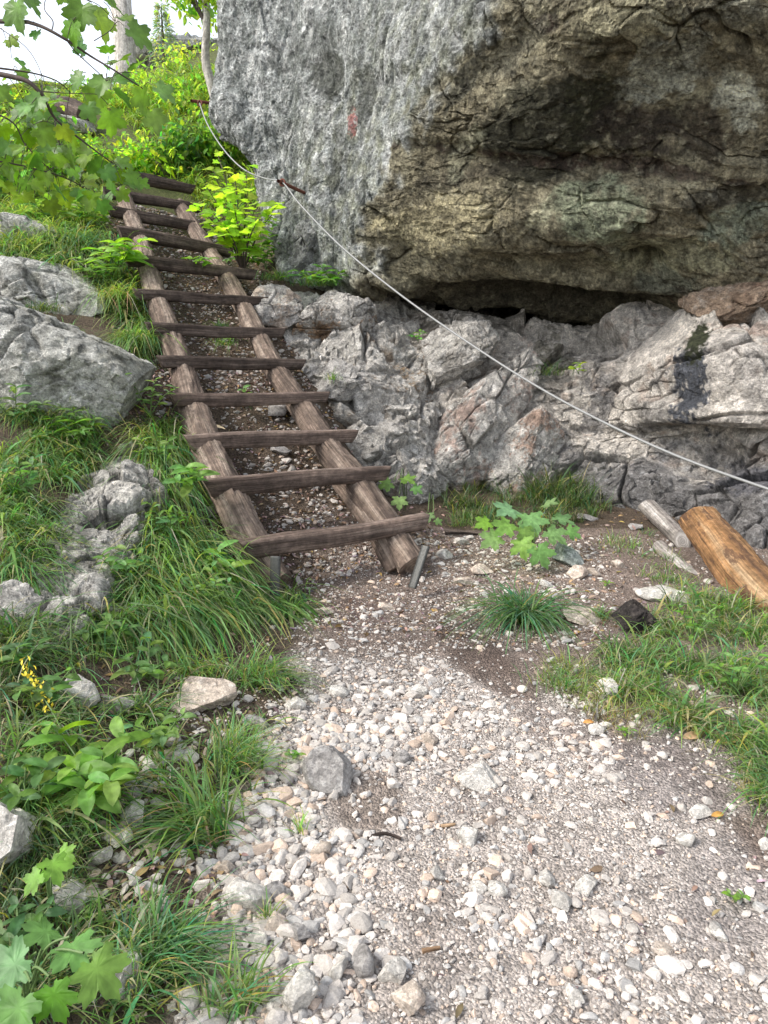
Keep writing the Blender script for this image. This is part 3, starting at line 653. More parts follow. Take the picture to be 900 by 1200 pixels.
for k, (x, y, hwp, hhp, a, pi_, lab) in enumerate(stones):
    p = hit1(x, y); _, _, D = proj(p); s = D / FPX
    rx_, rz_ = hwp * s, hhp * s
    depth = (rx_ + rz_) / 2
    hz = min(rz_ * .85, depth * .9)
    c_ = p + [0, 0, hz * .35]
    rock('stone', lab, c_, (rx_ * 1.12, depth * 1.15, hz), (rng.uniform(-10, 10), a, rng.uniform(-15, 15)), 100 + k, 5 if hwp > 14 else 4, 11, .28, SP[pi_], cat='stone', mat='stone')

def pebbles(name, pos, size, cols, seed, label, sub=1, cat='gravel', mat='pebble', flat=(.4, .85), sink=.08):
    r = np.random.default_rng(seed); Vb, Fb = ico(sub)
    variants = []
    for k in range(24):
        V = Vb.copy(); 
        for _ in range(7):
            q = r.normal(size=3); q /= np.linalg.norm(q); d = V @ q - r.uniform(.35, .8); V = V - np.maximum(d, 0)[:, None] * q
        variants.append(V + r.normal(size=V.shape) * .04)
    VV = np.array(variants)[r.integers(0, 24, len(pos))]
    sc = np.stack([r.uniform(.8, 1.35, len(pos)), r.uniform(.7, 1.05, len(pos)), r.uniform(*flat, len(pos))], -1) * size[:, None]
    VV = VV * sc[:, None, :]
    th = r.uniform(0, 6.28, len(pos)); tx = r.normal(0, .35, len(pos)); 
    cx, sx_ = np.cos(tx)[:, None], np.sin(tx)[:, None]
    y2 = VV[..., 1] * cx - VV[..., 2] * sx_; z2 = VV[..., 1] * sx_ + VV[..., 2] * cx
    c_, s_ = np.cos(th)[:, None], np.sin(th)[:, None]
    x3 = VV[..., 0] * c_ - y2 * s_; y3 = VV[..., 0] * s_ + y2 * c_
    out = np.stack([x3, y3, z2], -1) + pos[:, None, :]
    out[..., 2] += (size * sink)[:, None]
    Fc = Fb[None] + (np.arange(len(pos)) * len(Vb))[:, None, None]
    C = np.repeat(cols[:, None], len(Vb), 1)
    o = meshobj(name, out.reshape(-1, 3), Fc.reshape(-1, 3), M[mat], cols=C.reshape(-1, 3), smooth=False)
    return tag(o, label, cat, kind='stuff')

def stonecols(nn, r, warm=.5):
    base = np.array([.51, .466, .422]) * r.uniform(.68, 1.2, nn)[:, None]
    k = r.random(nn)
    base = np.where((k < .18)[:, None], base * [1.08, .93, .82], base)
    base = np.where((k > .82)[:, None], base * [.82, .86, .9], base)
    return base
NP = 125000
Xs = rng.uniform(-2.4, 3.6, NP); Ys = .95 + 4.3 * rng.random(NP) ** 1.15
P = np.stack([Xs, Ys, G(Xs, Ys)], -1)
px, py, D = proj(P)
q = np.stack([Xs, Ys, 0 * Xs], -1); n1 = fbm(q * 2.2, 3, 120); n2 = fbm(q * 6, 2, 121)
den = sm(px - xL(py) + n1 * 70, -35, 25) * sm(xR(py) - px + n1 * 90, -60, 60) * (.25 + .75 * sm(py + n1 * 60, 720, 830)) * sm(py, 660, 700)
dirt = np.zeros(NP)
for (x, y, sx, sy, a, k) in [(570, 775, 95, 34, 35, .9), (430, 935, 55, 46, 20, .85), (640, 850, 80, 30, 30, .6), (470, 1010, 40, 50, -20, .5), (600, 1150, 60, 40, 0, .4), (800, 900, 120, 60, 20, .75), (860, 1050, 80, 100, 0, .6), (400, 720, 60, 22, 0, .7), (530, 1100, 50, 80, 0, .35)]:
    dirt = np.maximum(dirt, k * blob(px, py, x, y, sx, sy, n1 * .9, a))
den *= (1 - dirt); den = np.clip(den * (1 + .5 * sm(py, 750, 790) * sm(930 - py, 0, 50)), 0, 1)
left = sm(430 - px + n1 * 60, -60, 60) * sm(py, 800, 900)
scat = .09 * sm(px, 120, 200) * sm(py, 560, 640) + .30 * sm(py, 760, 830) * sm(px, 60, 160) * sm(-n1, -.25, .15)
upper = sm(py, 600, 650) * sm(px, 335, 360) * sm(760 - px, 0, 120) * .55 * (py < 760)
keep = (rng.random(NP) < np.clip(np.maximum(np.maximum(den, scat), upper) * (.72 + .3 * sm(n2, -.3, .3)), 0, 1)) & (px > -60) & (px < 1180) & (py < 1290)
P, px, py, left, den_, n2 = P[keep], px[keep], py[keep], left[keep], den[keep], n2[keep]
size = .0048 * (1 / (1 - rng.random(len(P)) * .99)) ** .39
size *= .92 + .95 * left + .35 * sm(-n2 * .7 - n1[keep] * .8, 0, .4)
band = sm(py, 750, 790) * sm(930 - py, 0, 50) * sm(px, 340, 380) * sm(740 - px, 0, 60); size *= 1 + .3 * band
size = np.clip(size, .004, .035)
cols = stonecols(len(P), rng)
print('pebbles', len(P))
bigm = size > .0125
pebbles('gravel', P[~bigm], size[~bigm], cols[~bigm], 5, 'fine pale limestone gravel covering the path', sub=1)
pebbles('gravel', P[bigm], size[bigm], cols[bigm], 6, 'coarser angular limestone gravel, thickest at the lower left of the path', sub=2)
# scree between the rails
ts = rng.random(5200); us = rng.uniform(-.15, 1.2, 5200); ks = ts * 11; k0 = np.clip(ks.astype(int), 0, 10); f = (ks - k0)[:, None]
RA = np.array([a for a, b in rungpts]); RB = np.array([b for a, b in rungpts])
A_ = RA[k0] * (1 - f) + RA[k0 + 1] * f; B_ = RB[k0] * (1 - f) + RB[k0 + 1] * f
S = A_ * (1 - us[:, None]) + B_ * us[:, None]; S[:, 2] = G(S[:, 0], S[:, 1])
pebbles('scree', S, np.clip(.009 * (1 / (1 - rng.random(5200) * .97)) ** .45, .008, .045), stonecols(5200, rng) * .78, 9, 'loose brownish scree between and beside the ladder rails', sub=2)

# ------------------------------------------------------------------ logs
def log(name, pts, rad, mat, parent=None, sect='round', nseg=70, nr=36, seed=0, rough=.06, cutend=0.0, label=None):
    pts = np.array(pts, float)
    tt_ = np.linspace(0, len(pts) - 1, nseg); C = catmull(pts, tt_)
    rad = np.interp(np.linspace(0, 1, nseg), np.linspace(0, 1, len(np.atleast_1d(rad))), np.atleast_1d(rad))
    T = np.gradient(C, axis=0); T /= np.linalg.norm(T, axis=1)[:, None]
    Sd = np.cross(T, [0, 0, 1.]); Sd /= np.linalg.norm(Sd, axis=1)[:, None]; U = np.cross(Sd, T)
    th = np.linspace(0, 2 * np.pi, nr, endpoint=False)
    ct, st = np.cos(th), np.sin(th)
    if sect == 'half':     # split log: flat weathered top
        e = 3.2; rr = (np.abs(ct) ** e + np.abs(st) ** e) ** (-1 / e); ct, st = ct * rr * .85, st * rr
        st = np.minimum(st, .80 + .05 * ct)
    if sect == 'bar': rr = 1 / np.maximum(np.abs(ct), np.abs(st)); ct, st = ct * rr, st * rr * .3
    u = np.concatenate([[0], np.cumsum(np.linalg.norm(np.diff(C, axis=0), axis=1))])
    q = np.stack([np.repeat(u[:, None], nr, 1), np.repeat((ct * 1.)[None], nseg, 0) * rad[:, None], np.repeat(st[None], nseg, 0) * rad[:, None]], -1)
    r_ = 1 + rough * (1.3 * fbm(q * [2.5, 9, 9] + seed, 3, 130) + .9 * fbm(q * [5, 45, 45] + seed, 3, 131, True))
    V = C[:, None] + Sd[:, None] * (ct * r_ * rad[:, None])[..., None] + U[:, None] * (st * r_ * rad[:, None])[..., None]
    if cutend:      # the ends are sawn at a slant
        w0 = np.clip(1 - u / (3 * rad[0]), 0, 1); w1 = np.clip(1 - (u[-1] - u) / (3 * rad[-1]), 0, 1)
        V = V + T[:, None] * ((w1 - w0) * cutend * rad)[:, None, None] * st[None, :, None]
    rings, wcs = [V], [q]
    def cap(i, sgn):
        o, w = [], []
        for s_, push in ((.94, .012), (.6, .014), (.25, .013), (.02, .012)):
            ring = C[i] + (V[i] - C[i]) * s_ + T[i] * sgn * rad[i] * push * 3
            o.append(ring); w.append(np.stack([np.full(nr, s_ * rad[i] * 6), q[i, :, 1] * .15 * s_, q[i, :, 2] * .15 * s_], -1))
        return o, w
    o1, w1 = cap(0, -1); o2, w2 = cap(nseg - 1, 1)
    allr = np.concatenate([np.array(o1[::-1]), V, np.array(o2)]); allw = np.concatenate([np.array(w1[::-1]), q, np.array(w2)])
    nR = len(allr); i = np.arange(nR * nr).reshape(nR, nr); j = np.roll(i, -1, 1)
    Fc = np.stack([i[:-1], i[1:], j[1:], j[:-1]], -1).reshape(-1, 4)
    wc = allw + [seed * 3.7, seed * 1.3, 0]
    ob = meshobj(name, allr.reshape(-1, 3), Fc[:, ::-1], M[mat], parent, wc=wc.reshape(-1, 3))
    if label: ob['label'] = label
    return ob

lad = empty('log_ladder', W(400, 690, 4.5), 'wide wooden ladder of two logs with twelve dark rungs climbing the slope under the cliff', 'ladder')
railL = [(322, 677), (297, 635), (262, 560), (238, 508), (225, 466), (213, 425), (198, 385), (184, 345), (172, 305), (162, 272), (152, 245), (143, 222)]
railR = [(484, 655), (462, 622), (420, 562), (381, 512), (352, 468), (323, 428), (302, 388), (283, 350), (262, 315), (243, 288), (226, 260), (210, 235)]
dL = [4.34] + [d - .17 for d in RD]; dR = [4.62] + [d + .14 for d in RD]
def railpts(pp, dd, off):
    o = []
    for (x, y), d in zip(pp, dd): o.append(W(x, y, d + .10) - [0, 0, off])
    return o
log('rail', railpts(railL, dL, .05), [.110, .104, .092, .084, .08], 'rail', lad, nseg=260, nr=56, seed=1, rough=.16)
log('rail', railpts(railR, dR, .05), [.096, .092, .084, .078, .074], 'rail', lad, nseg=260, nr=56, seed=2, rough=.16)
RR = [.062, .060, .058, .052, .052, .050, .048, .060, .064, .058, .056, .062]
for k, (a, b) in enumerate(rungpts):
    m = (a + b) / 2 + [0, 0, rng.uniform(-.012, .012)]
    up = np.array([0, 0, .01])
    rd = RR[k]
    log('rung', [a + up, (a + m) / 2 + up + [0, 0, rng.uniform(-.006, .006)], m + up, (b + m) / 2 + up, b + up], [rd, rd * 1.04, rd, rd * .93, rd * .88], 'palerung' if k < 4 else 'rung', lad, 'half', 60, 32, seed=10 + k, rough=.09, cutend=.5)  # lower rungs take a paler wood tone than the upper ones
# thin spare pole beside the right rail and iron stakes at the foot
log('brace', [W(398, 566, 5.3), W(418, 592, 5.1), W(442, 628, 4.85), W(462, 660, 4.75) - [0, 0, .05]], [.06, .055], 'rail', lad, nseg=60, seed=31, rough=.12)
log('brace', [W(288, 508, 5.75), W(320, 506, 5.85), W(362, 502, 5.95)], [.04], 'rung', lad, nseg=40, seed=32, rough=.12)
log('stake', [W(322, 698, 4.18), W(323, 652, 4.17)], [.028], 'iron', lad, 'bar', 12, 16, seed=0, rough=.01)
log('stake', [W(483, 689, 4.38), W(499, 640, 4.42)], [.026], 'iron', lad, 'bar', 12, 16, seed=0, rough=.01)

o = log('log', [W(817, 606, 4.95), W(850, 648, 4.6), W(885, 692, 4.25), W(930, 742, 3.95)], [.115, .13, .135, .135], 'orange', nseg=110, nr=56, seed=41, rough=.09, cutend=-.45)
tag(o, 'short thick orange-brown debarked log lying at the foot of the wall', 'log')
o = log('log', [W(758, 592, 5.75), W(778, 612, 5.45), W(800, 634, 5.15)], [.062, .06], 'greywood', nseg=60, seed=43, rough=.08, cutend=-.7)
tag(o, 'short pale grey log end left of the orange log', 'log')
o = log('log', [W(772, 640, 5.0), W(800, 668, 4.7), W(840, 706, 4.35), W(868, 735, 4.1)], [.045, .05, .05], 'greywood', nseg=70, seed=45, rough=.14)
tag(o, 'thin weathered grey pole in the grass below the orange log', 'log')
p = hit1(745, 735)
rock('burnt_stump', 'small dark burnt-looking stump in the grass left of the flat white stone', p + [0, .03, .03], (.12, .13, .09), (0, 5, 0), 201, 5, 7, .7, ([.06, .05, .045], [.025, .02, .02], [.14, .12, .1]), cat='stump')
o = log('fallen_trunk', [W(60, 123, 10.6), W(80, 126, 10.4), W(100, 134, 10.2)], [.13, .12], 'rung', nseg=50, seed=47, rough=.1)
tag(o, 'dark fallen trunk lying on the bright hillside behind the maple branch', 'fallen trunk')

# twigs on the ground
for (a, b, rr, lab) in [((522, 627), (566, 629), .010, 'thin brown twig lying between ladder and leafy plant'), ((430, 985), (470, 990), .006, 'tiny dark twig on the gravel')]:
    pa, pb = hit1(*a), hit1(*b)
    o = log('twig', [pa + [0, 0, rr], (pa + pb) / 2 + [0, .02, rr * 1.5], pb + [0, 0, rr]], [rr, rr * .7], 'rung', nseg=30, nr=10, seed=int(a[0])); tag(o, lab, 'twig')

# ------------------------------------------------------------------ cable
def tube(pts, r, nr=8, nseg=None):
    pts = np.array(pts, float); nseg = nseg or max(6, len(pts) * 6)
    C = catmull(pts, np.linspace(0, len(pts) - 1, nseg)) if len(pts) > 2 else pts[0] + (pts[-1] - pts[0]) * np.linspace(0, 1, nseg)[:, None]
    r = np.interp(np.linspace(0, 1, nseg), np.linspace(0, 1, len(np.atleast_1d(r))), np.atleast_1d(r))
    T = np.gradient(C, axis=0); T /= np.linalg.norm(T, axis=1)[:, None] + 1e-9
    ref = np.array([.3, .2, 1.]) if abs(T[0, 2]) < .9 else np.array([1., .2, 0])
    S_ = np.cross(T, ref); S_ /= np.linalg.norm(S_, axis=1)[:, None]; U = np.cross(S_, T)
    th = np.linspace(0, 2 * np.pi, nr, endpoint=False)
    V = C[:, None] + (S_[:, None] * np.cos(th)[None, :, None] + U[:, None] * np.sin(th)[None, :, None]) * r[:, None, None]
    i = np.arange(nseg * nr).reshape(nseg, nr); j = np.roll(i, -1, 1)
    Fc = np.stack([i[:-1], i[1:], j[1:], j[:-1]], -1).reshape(-1, 4)
    return V.reshape(-1, 3), Fc[:, ::-1]
cp = [(234, 121), (243, 145), (262, 175), (285, 198), (310, 209), (331, 214), (352, 240), (400, 289), (470, 346), (560, 409), (640, 459), (720, 501), (800, 537), (900, 573), (1000, 606), (1120, 640)]
cd = [8.0, 7.85, 7.65, 7.4, 7.15, 6.9] + [1 / np.interp(x, [331, 900], [1 / 6.9, 1 / 3.9]) for x, _ in cp[6:]]
cd[-2] = 3.55; cd[-1] = 3.25
cab = empty('safety_cable', W(900, 573, 3.9), 'grey steel hand cable running down from the cliff anchors to the right edge', 'cable')
V, Fc = tube([W(x, y, d) for (x, y), d in zip(cp, cd)], [.007, .007, .0075, .0082, .0082], 10, 200)
meshobj('cable', V, Fc, M['cable'], cab)
for (x, y, d) in [(234, 121, 8.0), (331, 214, 6.9)]:
    c0 = W(x, y, d); th = np.linspace(0, 2 * np.pi, 13)
    V, Fc = tube([c0 + [.022 * math.cos(a), .01 * math.sin(a), .03 * math.sin(a)] for a in th], .009, 8, 40); meshobj('clamp', V, Fc, M['rust'], cab)
for (a, b, lab) in [(W(224, 118, 7.95), W(275, 124, 8.5), 'upper rusty anchor rod sticking out of the left edge of the cliff'), (W(326, 212, 6.85), W(372, 233, 7.6), 'lower rusty anchor rod in the grey face, holding the cable bend')]:
    V, Fc = tube([a, (a + b) / 2, b], .016, 10, 16); o = meshobj('anchor_rod', V, Fc, M['rust']); tag(o, lab, 'anchor', 'rods that hold the hand cable')

# ------------------------------------------------------------------ vegetation
def tpl_from_outline(f, nth=36, fold=.25, droop=.35, rings=(0, .5, 1)):
    """leaf in xy: base at origin, tip along +y, length about 1"""
    th = np.linspace(-np.pi, np.pi, nth, endpoint=False)
    rad, cx = f(th); pts = []
    for k in rings[1:]:
        x = np.sin(th) * rad * k; y = cx + np.cos(th) * rad * k
        pts.append(np.stack([x, y, 0 * x], -1))
    V = np.concatenate([[[0, cx, 0]], *pts]); V[:, 2] = fold * np.abs(V[:, 0]) - droop * np.maximum(V[:, 1], 0) ** 2 + .03 * np.sin(V[:, 0] * 14) * np.cos(V[:, 1] * 9)
    T = []
    i1 = 1 + np.arange(nth); i2 = 1 + (np.arange(nth) + 1) % nth
    T.append(np.stack([np.zeros(nth, int), i1, i2], -1))
    for r_ in range(len(rings) - 2):
        a, b = i1 + r_ * nth, i2 + r_ * nth; c_, d_ = a + nth, b + nth
        T.append(np.stack([a, c_, d_], -1)); T.append(np.stack([a, d_, b], -1))
    return V, np.concatenate(T)
def maple_f(deep):
    def f(th):
        r = np.full(th.shape, .27 if deep else .31)
        for ang, L_, w in ((0, .60, .42), (.95, .55, .40), (-.95, .55, .40), (1.95, .42, .40), (-1.95, .42, .40)):
            d = np.abs(np.angle(np.exp(1j * (th - ang))))
            r = np.maximum(r, L_ * np.clip(1 - (d / (w * (1.5 if deep else 1.75))) ** 1.5, 0, 1) ** .55)
        r = r * (1 + .07 * np.cos(th * 21) + .03 * np.cos(th * 33 + 1))
        return np.where(np.abs(th) > 2.85, r * .55, r), .36
    return f
def ovate_f(th):
    return .5 / np.sqrt(np.cos(th) ** 2 + (np.sin(th) / .46) ** 2) * (1 + .16 * np.exp(-(th / .22) ** 2) - .04 * np.cos(3 * th)), .5
MAPLE = tpl_from_outline(maple_f(False), 60); MAPLE_LO = tpl_from_outline(maple_f(False), 30, rings=(0, 1)); LOBED = tpl_from_outline(maple_f(True), 84, .12, .3)
OV = tpl_from_outline(ovate_f, 26, .3, .35); OV_LO = tpl_from_outline(ovate_f, 8, .3, .3, (0, 1))

def leaves(acc, tpl, pos, tip, nrm, size, cols, width=1.0):
    V, T = tpl; n_ = len(pos)
    tip = tip / np.linalg.norm(tip, axis=1)[:, None]
    x = np.cross(tip, nrm); x /= np.linalg.norm(x, axis=1)[:, None] + 1e-9; nz_ = np.cross(x, tip)
    Vv = pos[:, None] + size[:, None, None] * (V[None, :, 0:1] * width * x[:, None] + V[None, :, 1:2] * tip[:, None] + V[None, :, 2:3] * nz_[:, None])
    Tt = T[None] + (np.arange(n_) * len(V))[:, None, None]
    rr_ = np.hypot(V[:, 0], V[:, 1] - V[0, 1]); wv = 1.22 - .42 * rr_ / rr_.max()
    acc.add(Vv, Tt, cols[:, None] * wv[None, :, None])
def gcol(base, n_, r=rng, v=.3, yel=.25):
    c_ = np.array(base)[None] * r.uniform(1 - v, 1 + v, n_)[:, None]
    return c_ * np.stack([1 + yel * r.normal(size=n_), np.ones(n_), np.clip(1 + .3 * r.normal(size=n_), .4, 2)], -1)

def blades(acc, roots, L, w, cols, lean=(0, 0), spread=.55, bend=.55, seg=5):
    n_ = len(roots); ph = rng.uniform(0, 6.28, n_)
    dx = np.cos(ph) * spread + lean[0] + rng.normal(0, .12, n_); dy = np.sin(ph) * spread + lean[1] + rng.normal(0, .12, n_)
    hl = np.hypot(dx, dy) + 1e-6; dh = np.stack([dx / hl, dy / hl, 0 * dx], -1); k = np.clip(hl, 0, 1.1)
    side = np.stack([-dh[:, 1], dh[:, 0], 0 * dx], -1); tw = rng.normal(0, .5, n_)[:, None]
    side = side * np.cos(tw) + dh * np.sin(tw)
    bd = bend * rng.uniform(.5, 1.4, n_)
    s = np.linspace(0, 1, seg + 1)
    hx = (k[:, None] * s * .75 + bd[:, None] * .5 * s ** 2); vz = s * (1 - .25 * k[:, None]) - bd[:, None] * s ** 2.2 * (.55 + .6 * k[:, None])
    C = roots[:, None] + L[:, None, None] * (hx[..., None] * dh[:, None] + vz[..., None] * np.array([0, 0, 1.]))
    ww = (w[:, None] * (1 - s ** 2.2 * .94) * (.6 + .8 * s * (1 - s) * 2))[..., None] * .5
    V = np.stack([C - side[:, None] * ww, C + side[:, None] * ww], 2).reshape(n_, -1, 3)
    i = np.arange(seg) * 2; Fq = np.stack([i, i + 1, i + 3, i + 2], -1)
    Fc = Fq[None] + (np.arange(n_) * (seg + 1) * 2)[:, None, None]
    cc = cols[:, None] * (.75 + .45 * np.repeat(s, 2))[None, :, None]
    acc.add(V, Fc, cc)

GREEN = [.145, .25, .08]; YGREEN = [.24, .34, .09]; BLUEG = [.105, .21, .09]; DARKG = [.085, .14, .05]; STRAW = [.33, .30, .18]

def tuft(name, px, py, n_, L, spread_px, col, label, lean=(0, -.25), w=.006, bend=.6, D=None, group=None, cat='grass tuft', spread=.5, straw=.08):
    base = hit1(px, py) if D is None else W(px, py, D)
    _, _, Dd = proj(base); s = spread_px * Dd / FPX
    off = np.stack([rng.normal(0, s * .5, n_), rng.normal(0, s * .5, n_)], -1)
    r_ = np.stack([base[0] + off[:, 0], base[1] + off[:, 1], np.full(n_, base[2])], -1)
    if D is None: r_[:, 2] = G(r_[:, 0], r_[:, 1])
    a = Acc(); cc = gcol(col, n_); m_ = rng.random(n_) < straw; cc[m_] = gcol(STRAW, m_.sum())
    blades(a, r_, L * rng.uniform(.45, 1.15, n_), w * rng.uniform(.6, 1.3, n_), cc, lean, spread, bend)
    o = a.build(name, M['grass']); return tag(o, label, cat, group)

T = tuft
g = 'grass tufts growing on the soil and banks'
T('grass_tuft', 613, 730, 300, .46, 20, BLUEG, 'arching bluish-green grass tuft at the right edge of the dirt', (0, -.1), .010, .95, spread=.75, group=g)
T('grass_tuft', 658, 805, 200, .16, 32, GREEN, 'low grass tuft in front of the beige block', (0, -.1), .004, .4, spread=.7, group=g, straw=.2)
T('grass_tuft', 335, 712, 90, .26, 18, BLUEG, 'hanging grass tuft at the foot of the left rail', (.2, -.5), .006, 1.2, group=g)
T('grass_tuft', 290, 690, 160, .36, 22, GREEN, 'long drooping grass left of the ladder foot', (.1, -.6), .006, 1.3, group=g, straw=.2)
T('grass_tuft', 300, 800, 260, .26, 30, GREEN, 'thick grass tuft overhanging the gravel above the flat brown stone', (.45, -.1), .006, .7, group=g, straw=.12)
T('grass_tuft', 235, 790, 160, .22, 26, YGREEN, 'yellow-green grass arching behind the big cream stone', (-.1, -.3), .005, .9, group=g)
T('grass_tuft', 270, 905, 240, .24, 28, GREEN, 'spiky grass tuft between cream stone and gravel', (.35, .1), .005, .5, group=g, straw=.15)
T('grass_tuft', 245, 985, 260, .34, 26, GREEN, 'large grass tuft leaning left over the stones', (-.55, .05), .007, .8, group=g, straw=.1)
T('grass_tuft', 180, 1130, 240, .24, 40, BLUEG, 'low bluish grass tuft at the lower left', (.4, .2), .006, .6, group=g, straw=.15)
T('grass_tuft', 270, 1185, 90, .18, 34, GREEN, 'sparse grass at the bottom beside the white block', (.3, .3), .006, .6, group=g, straw=.15)
T('grass_tuft', 352, 980, 22, .10, 8, YGREEN, 'tiny grass sprig in the gravel below the flat stone', (0, .1), .004, .4, group=g)
T('grass_tuft', 315, 1085, 40, .10, 9, GREEN, 'small brownish grass sprig beside the wide cream stone', (0, .1), .004, .4, group=g, straw=.4)
T('grass_tuft', 265, 405, 70, .26, 12, GREEN, 'grass tuft between the rails below the fifth rung', (0, -.2), .007, .9, D=6.45, group=g)
T('grass_tuft', 260, 385, 60, .22, 10, BLUEG, 'grass tuft between the rails below the sixth rung', (0, -.2), .007, .9, D=6.75, group=g)
T('grass_tuft', 50, 365, 130, .26, 22, DARKG, 'dark grass tuft in the crack on top of the big boulder', (.1, -.4), .007, .9, D=6.15, group=g)
T('grass_tuft', 70, 392, 110, .22, 18, GREEN, 'short grass on the crest of the big boulder, right of the dark tuft', (.1, -.3), .007, .9, D=5.7, group=g)
T('grass_tuft', 158, 400, 260, .36, 22, GREEN, 'grass hanging between the big boulder and the left rail', (0, -.5), .007, 1.1, D=6.05, group=g)
T('grass_tuft', 140, 350, 260, .36, 24, YGREEN, 'bright grass beside the left rail above the big boulder', (0, -.4), .007, 1.0, D=6.5, group=g)
T('grass_tuft', 100, 285, 240, .38, 28, BLUEG, 'dark green mop of grass above the boulders', (0, -.3), .008, 1.0, D=7.1, group=g)
T('grass_tuft', 5, 420, 160, .3, 14, [.16, .15, .05], 'yellowing grass at the left edge beside the big boulder', (.1, -.3), .007, 1.0, D=5.35, group=g)
T('grass_tuft', 375, 335, 170, .22, 26, GREEN, 'green grass on the ledge below the nose of the cliff', (0, -.2), .008, .7, D=7.15, group=g)
T('grass_tuft', 325, 328, 120, .22, 18, GREEN, 'grass on the ledge beside the eighth rung end', (0, -.2), .008, .7, D=7.2, group=g)
T('grass_tuft', 390, 445, 50, .16, 8, GREEN, 'small grass in a crack of the outcrop right of the rail', (0, -.3), .006, .8, D=6.15, group=g)
T('grass_tuft', 645, 440, 70, .3, 22, DARKG, 'dark grass growing in the shaded crack below the slot', (0, -.1), .007, .7, D=6.85, group=g)
T('grass_tuft', 725, 640, 110, .12, 28, GREEN, 'short grass on the dirt left of the grey poles', (0, -.1), .004, .4, group=g, straw=.3)
T('grass_tuft', 700, 725, 90, .12, 16, GREEN, 'small leafy grass in front of the beige block', (0, -.1), .005, .5, group=g)

def ingrass(poly, n_):
    poly = np.array(poly, float); lo, hi = poly.min(0), poly.max(0); out = []
    x = rng.uniform(lo[0], hi[0], n_ * 4); y = rng.uniform(lo[1], hi[1], n_ * 4); ins = np.zeros(len(x), bool)
    for (x1, y1), (x2, y2) in zip(poly, np.roll(poly, -1, 0)):
        ins ^= ((y1 > y) != (y2 > y)) & (x < (x2 - x1) * (y - y1) / (y2 - y1 + 1e-9) + x1)
    return x[ins][:n_], y[ins][:n_]

def grassfield(name, polys, label, straw=.14, thr=-.05):
    a = Acc()
    for (poly, n_, L, w, col, lean, bend, clump) in polys:
        x, y = ingrass(poly, n_); R0 = hit(x, y)
        keep = fbm(R0 * [clump, clump, 0], 2, 140) > thr; R0 = R0[keep]
        m_ = max(1, int(len(R0) / 22)); cen = R0[rng.integers(0, len(R0), m_)]    # gather the blades into tussocks
        idx = rng.integers(0, m_, len(R0)); mix = rng.random(len(R0)) < .75
        R0[mix] = cen[idx[mix]] + rng.normal(0, .028, (mix.sum(), 3)) * [1, 1, 0]
        R0[:, 2] = G(R0[:, 0], R0[:, 1]) - .005
        cc = gcol(col, len(R0)) * rng.uniform(.5, 1.35, m_)[idx][:, None]; s_ = rng.random(len(R0)) < straw; cc[s_] = gcol(STRAW, s_.sum(), v=.25, yel=.06)
        blades(a, R0, L * rng.uniform(.4, 1.15, len(R0)) * rng.uniform(.65, 1.3, m_)[idx], w * rng.uniform(.35, 1.3, len(R0)) * (1 + 1.1 * (rng.random(len(R0)) < .12)), cc, lean, .5, bend)
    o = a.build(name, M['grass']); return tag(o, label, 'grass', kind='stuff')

grassfield('grass', [
    ([(0, 482), (110, 492), (95, 600), (85, 680), (40, 760), (0, 780)], 4200, .26, .0085, GREEN, (.25, -.4), .8, 2.0),
    ([(0, 680), (40, 690), (30, 800), (0, 840)], 900, .26, .006, DARKG, (.25, -.4), .8, 2.0)], 'dense meadow grass on the bank below the big boulder')
grassfield('grass', [
    ([(170, 520), (210, 500), (250, 640), (300, 700), (350, 700), (350, 725), (250, 735), (160, 750), (90, 740), (130, 680), (165, 620)], 6000, .46, .009, GREEN, (.05, -.7), 1.2, 2.0),
    ([(0, 470), (120, 480), (110, 560), (60, 600), (0, 620)], 2600, .28, .009, GREEN, (.15, -.4), .9, 2.0),
    ([(60, 292), (150, 300), (190, 400), (170, 440), (110, 340), (60, 320)], 2600, .30, .011, GREEN, (0, -.4), 1.0, 2.0),
    ([(0, 255), (110, 230), (130, 290), (0, 320)], 2200, .30, .011, GREEN, (0, -.4), 1.0, 2.0),
    ([(150, 500), (200, 500), (220, 560), (170, 560)], 700, .28, .006, YGREEN, (0, -.5), 1.0, 2.0)], 'long grass hanging down the bank left of the ladder', thr=-.22)
grassfield('grass', [
    ([(0, 780), (80, 740), (170, 760), (220, 800), (170, 880), (150, 960), (60, 1000), (0, 960)], 2300, .22, .0065, GREEN, (.2, -.2), .8, 2.5),
    ([(0, 1000), (80, 960), (90, 1050), (60, 1200), (0, 1200)], 1800, .16, .005, DARKG, (.2, 0), .6, 2.5),
    ([(70, 1080), (180, 1080), (250, 1200), (60, 1200)], 700, .16, .006, GREEN, (.3, .1), .6, 3),
    ([(170, 850), (310, 780), (320, 860), (290, 960), (240, 1010), (170, 1000)], 800, .17, .006, GREEN, (.3, 0), .6, 3.5)], 'mixed grass on the low bank left of the gravel', thr=-.1, straw=.18)
grassfield('grass', [
    ([(720, 750), (800, 700), (900, 700), (960, 760), (960, 950), (880, 960), (860, 880), (760, 850), (700, 820)], 6500, .21, .007, GREEN, (0, -.15), .7, 2.6),
    ([(950, 720), (1200, 760), (1250, 1000), (960, 960)], 3500, .21, .007, GREEN, (0, -.15), .7, 2.6),
    ([(640, 780), (740, 760), (780, 850), (680, 840)], 900, .12, .004, YGREEN, (0, -.1), .5, 3),
    ([(700, 800), (870, 860), (900, 960), (820, 900), (700, 850)], 900, .09, .004, STRAW, (0, -.1), .5, 3),
    ([(700, 640), (760, 620), (850, 720), (860, 760), (760, 700)], 1000, .12, .005, GREEN, (0, -.1), .6, 3)], 'grass around the logs at the right edge', thr=-.2, straw=.22)
